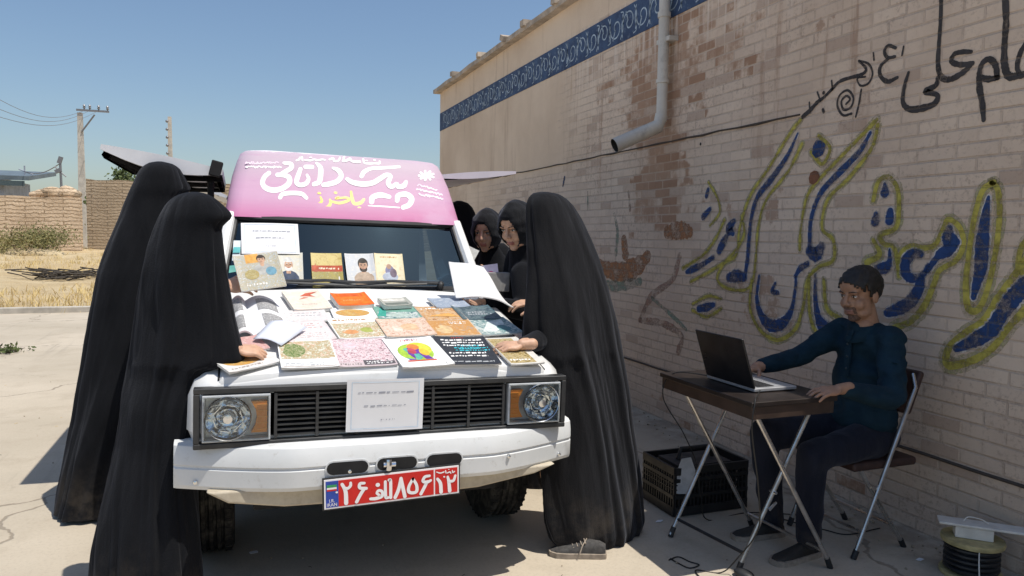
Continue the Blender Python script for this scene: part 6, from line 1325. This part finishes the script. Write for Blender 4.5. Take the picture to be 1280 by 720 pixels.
b = MB(); b.tube([(2.31, 3.46, chh-.01), (2.33, 3.46, chh+.05), (2.52, 3.46, chh+.05), (2.54, 3.46, chh-.01)], .013, 8, M_CRT); b.box((2.42, 3.46, .15), (.34, .22, .22), None, flat((.02, .02, .022), .6)); b.build('tool_box', None, None, 35, .01)
o = bpy.data.objects['tool_box']; tag(o, 'black tool box with a loop handle standing inside the plastic crate', 'tool box')
b = MB(); rd = random.Random(4)
b.prism([(-.05, 0), (.05, 0), (.06, .13), (.02, .20), (-.04, .19), (-.06, .12)], (2.235, 3.285, .13), (.75, -.3, 0), (.10, -.02, 1), .004, flat((.42, .43, .45), .5)); tag(b.build('plastic_bag', None, None, 20), 'scrap of pale plastic sheet hanging over the crate corner', 'plastic')
# ---- cable reel near the wall
sp = thing('cable_reel', 'wooden ended reel of black cable on the ground by the wall', 'cable reel', (3.10, 2.29, 0)); M_WOOD = flat((.44, .36, .17), .7, 0, .25, 20); cR = Vector((3.10, 2.29, 0))
b = MB(); b.lathe([(.001, 0), (.125, 0), (.128, .008), (.125, .018), (.001, .018)], cR, n=40, m=M_WOOD); b.build('flange', None, sp)
b = MB(); b.lathe([(.03, .150), (.125, .150), (.128, .160), (.125, .172), (.03, .172)], cR, n=40, m=M_WOOD); b.build('flange', None, sp)
b = MB(); pts = [cR+Vector(((.100+.006*(k//90 % 2))*math.cos(k*.35), (.100+.006*(k//90 % 2))*math.sin(k*.35), .026+.118*(abs((k % 180)-90)/90))) for k in range(320)]; b.tube(pts, .0075, 6, flat((.02, .02, .022), .45)); b.lathe([(.001, .018), (.09, .018), (.09, .15), (.001, .15)], cR, n=24, m=M_BLK); b.build('cable', None, sp)
M_WP = flat((.66, .63, .57), .5, 0, .1, 20)
ad = thing('wooden_offcut', 'pale board with a short block lying across the cable reel', 'board', cR+Vector((0, 0, .172)))
d_ = Vector((.72, -.69, 0)); R_ = Matrix((d_, Vector((.69, .72, 0)), Vector((0, 0, 1)))).transposed()
b = MB(); b.box(cR+d_*.03+Vector((0, 0, .232)), (.34, .09, .012), R_, M_WP); b.box(cR+Vector((0, 0, .199)), (.15, .075, .052), R_, M_WP); b.build('board', None, ad, 35, .004)
b = MB(); pts = [cR+d_*-.04+Vector((0, 0, .24)), cR+d_*-.02+Vector((0, 0, .262)), cR+d_*.03+Vector((0, 0, .258)), cR+d_*.06+Vector((0, 0, .242))]
b.tube([Vector(p) for p in catmull([tuple(p) for p in pts], 6)], .0025, 6, M_WP); p = cR+Vector((-.09, -.10, 0)); b.tube([Vector(q) for q in catmull([tuple(cR+Vector((-.07, -.085, .17))), tuple(p+Vector((-.02, -.02, .08))), tuple(p+Vector((-.05, -.06, .0))), tuple(p+Vector((-.10, -.16, .004)))], 8)], .0028, 6, M_WP)
tag(b.build('cord', None, None), 'thin white cord hanging from the cable reel', 'cord')
# ---- cables and litter
M_CAB = flat((.012, .012, .012), .5)
def cable(pts, r, label, m=None, name='cable'): b = MB(); b.tube([Vector(p) for p in catmull(pts, 8)], r, 6, m or M_CAB); tag(b.build(name, None, None), label, 'cable')
cable([(2.20, 2.66, TZ1+.012), (2.10, 2.56, TZ1+.008), (2.035, 2.49, TZ1+.006), (2.012, 2.475, .70), (2.06, 2.48, .45), (2.10, 2.52, .25), (2.075, 2.62, .08), (2.02, 2.66, .006), (1.93, 2.72, .005), (1.90, 2.62, .005)], .003, 'black laptop cable drooping from the table edge to the ground')
cable([(2.20, 2.98, TZ1+.01), (2.06, 3.14, TZ1+.006), (2.012, 3.16, .70), (2.10, 3.10, .52), (2.2, 3.12, .34), (2.26, 3.16, .15), (2.34, 3.20, .005), (2.62, 3.22, .005), (2.95, 3.05, .005)], .003, 'black power cable hanging from the far end of the table')
a_ = [onZ(*p, .004) for p in ((836,700), (848,696), (862,702), (874,706), (862,710), (848,704), (838,698))]
cable([tuple(p) for p in a_], .003, 'small loop of dark wire on the sunlit concrete')
a_ = [onZ(*p, .004) for p in ((955,668), (975,650), (1000,655), (1030,662), (1060,668), (1100,660))]; cable([tuple(p) for p in a_], .003, 'thin cable on the ground beneath the chair')
def scrap(px, py, s, label, m, an, name='paper_scrap'):
    p = onZ(px, py, .002); b = MB(); ps = [(s*math.cos(an+2*PI*k/6)*(1 if k % 3 else .6), s*.35*math.sin(2*PI*k/6)) for k in range(6)]; b.prism(ps, (p.x, p.y, .006), (math.cos(an), math.sin(an), .05), (-math.sin(an), math.cos(an), .12), .0015, m); tag(b.build(name, None, None, 0), label, 'litter')
scrap(317, 691, .032, 'crumpled scrap of white paper in the shade under the bumper', M_PAPER, .1); scrap(824, 652, .03, 'curved bit of white plastic beside the crate', M_PAPER, -.3, 'plastic_scrap'); scrap(1150, 700, .03, 'pale scrap of foil on the ground before the cable reel', M_PAPER, .2, 'foil_scrap')
b = MB(); p = onZ(930, 722, 0); b.ell((p.x, p.y, .018), (.032, .05, .018), Matrix.Rotation(.3, 3, 'Z'), M_BLK); tag(b.build('computer_mouse', None, None), 'black computer mouse lying on the ground at the table foot', 'mouse')
# small stones and crumbs on the yard
b = MB(); rd = random.Random(9)
for k in range(420):
    y = 2.0+9*rd.random()**1.6; x = rd.uniform(-.5*y, 3.25); s = rd.uniform(.002, .007)*(1.6 if rd.random() < .08 else 1)
    if rd.random() < .35: x = 3.27-abs(rd.gauss(0, .12)); s *= 1.7
    b.ell((x, y, s*.5), (s, s*rd.uniform(.6, 1), s*.7), Matrix.Rotation(rd.random()*3, 3, 'Z'), None, 6, 4)
tag(b.build('grit', flat((.36, .30, .22), .95, 0, .3, 50), None, 30), 'small stones and grit scattered on the concrete', None, None, 'stuff')

b = MB(); rd = random.Random(19)
for k in range(160):
    y = 2.1+8*rd.random()**1.5; x = rd.uniform(-.5*y, 3.2); a = rd.uniform(0, PI); l = rd.uniform(.008, .03); b.tube([(x, y, .003), (x+l*math.cos(a)*.5, y+l*math.sin(a)*.5, .006), (x+l*math.cos(a), y+l*math.sin(a), .003)], .0012, 4, M_STRAW if k % 3 else M_DARK)
tag(b.build('straw_litter', None, None, 0), 'bits of straw and dead leaf blown over the concrete', None, None, 'stuff')
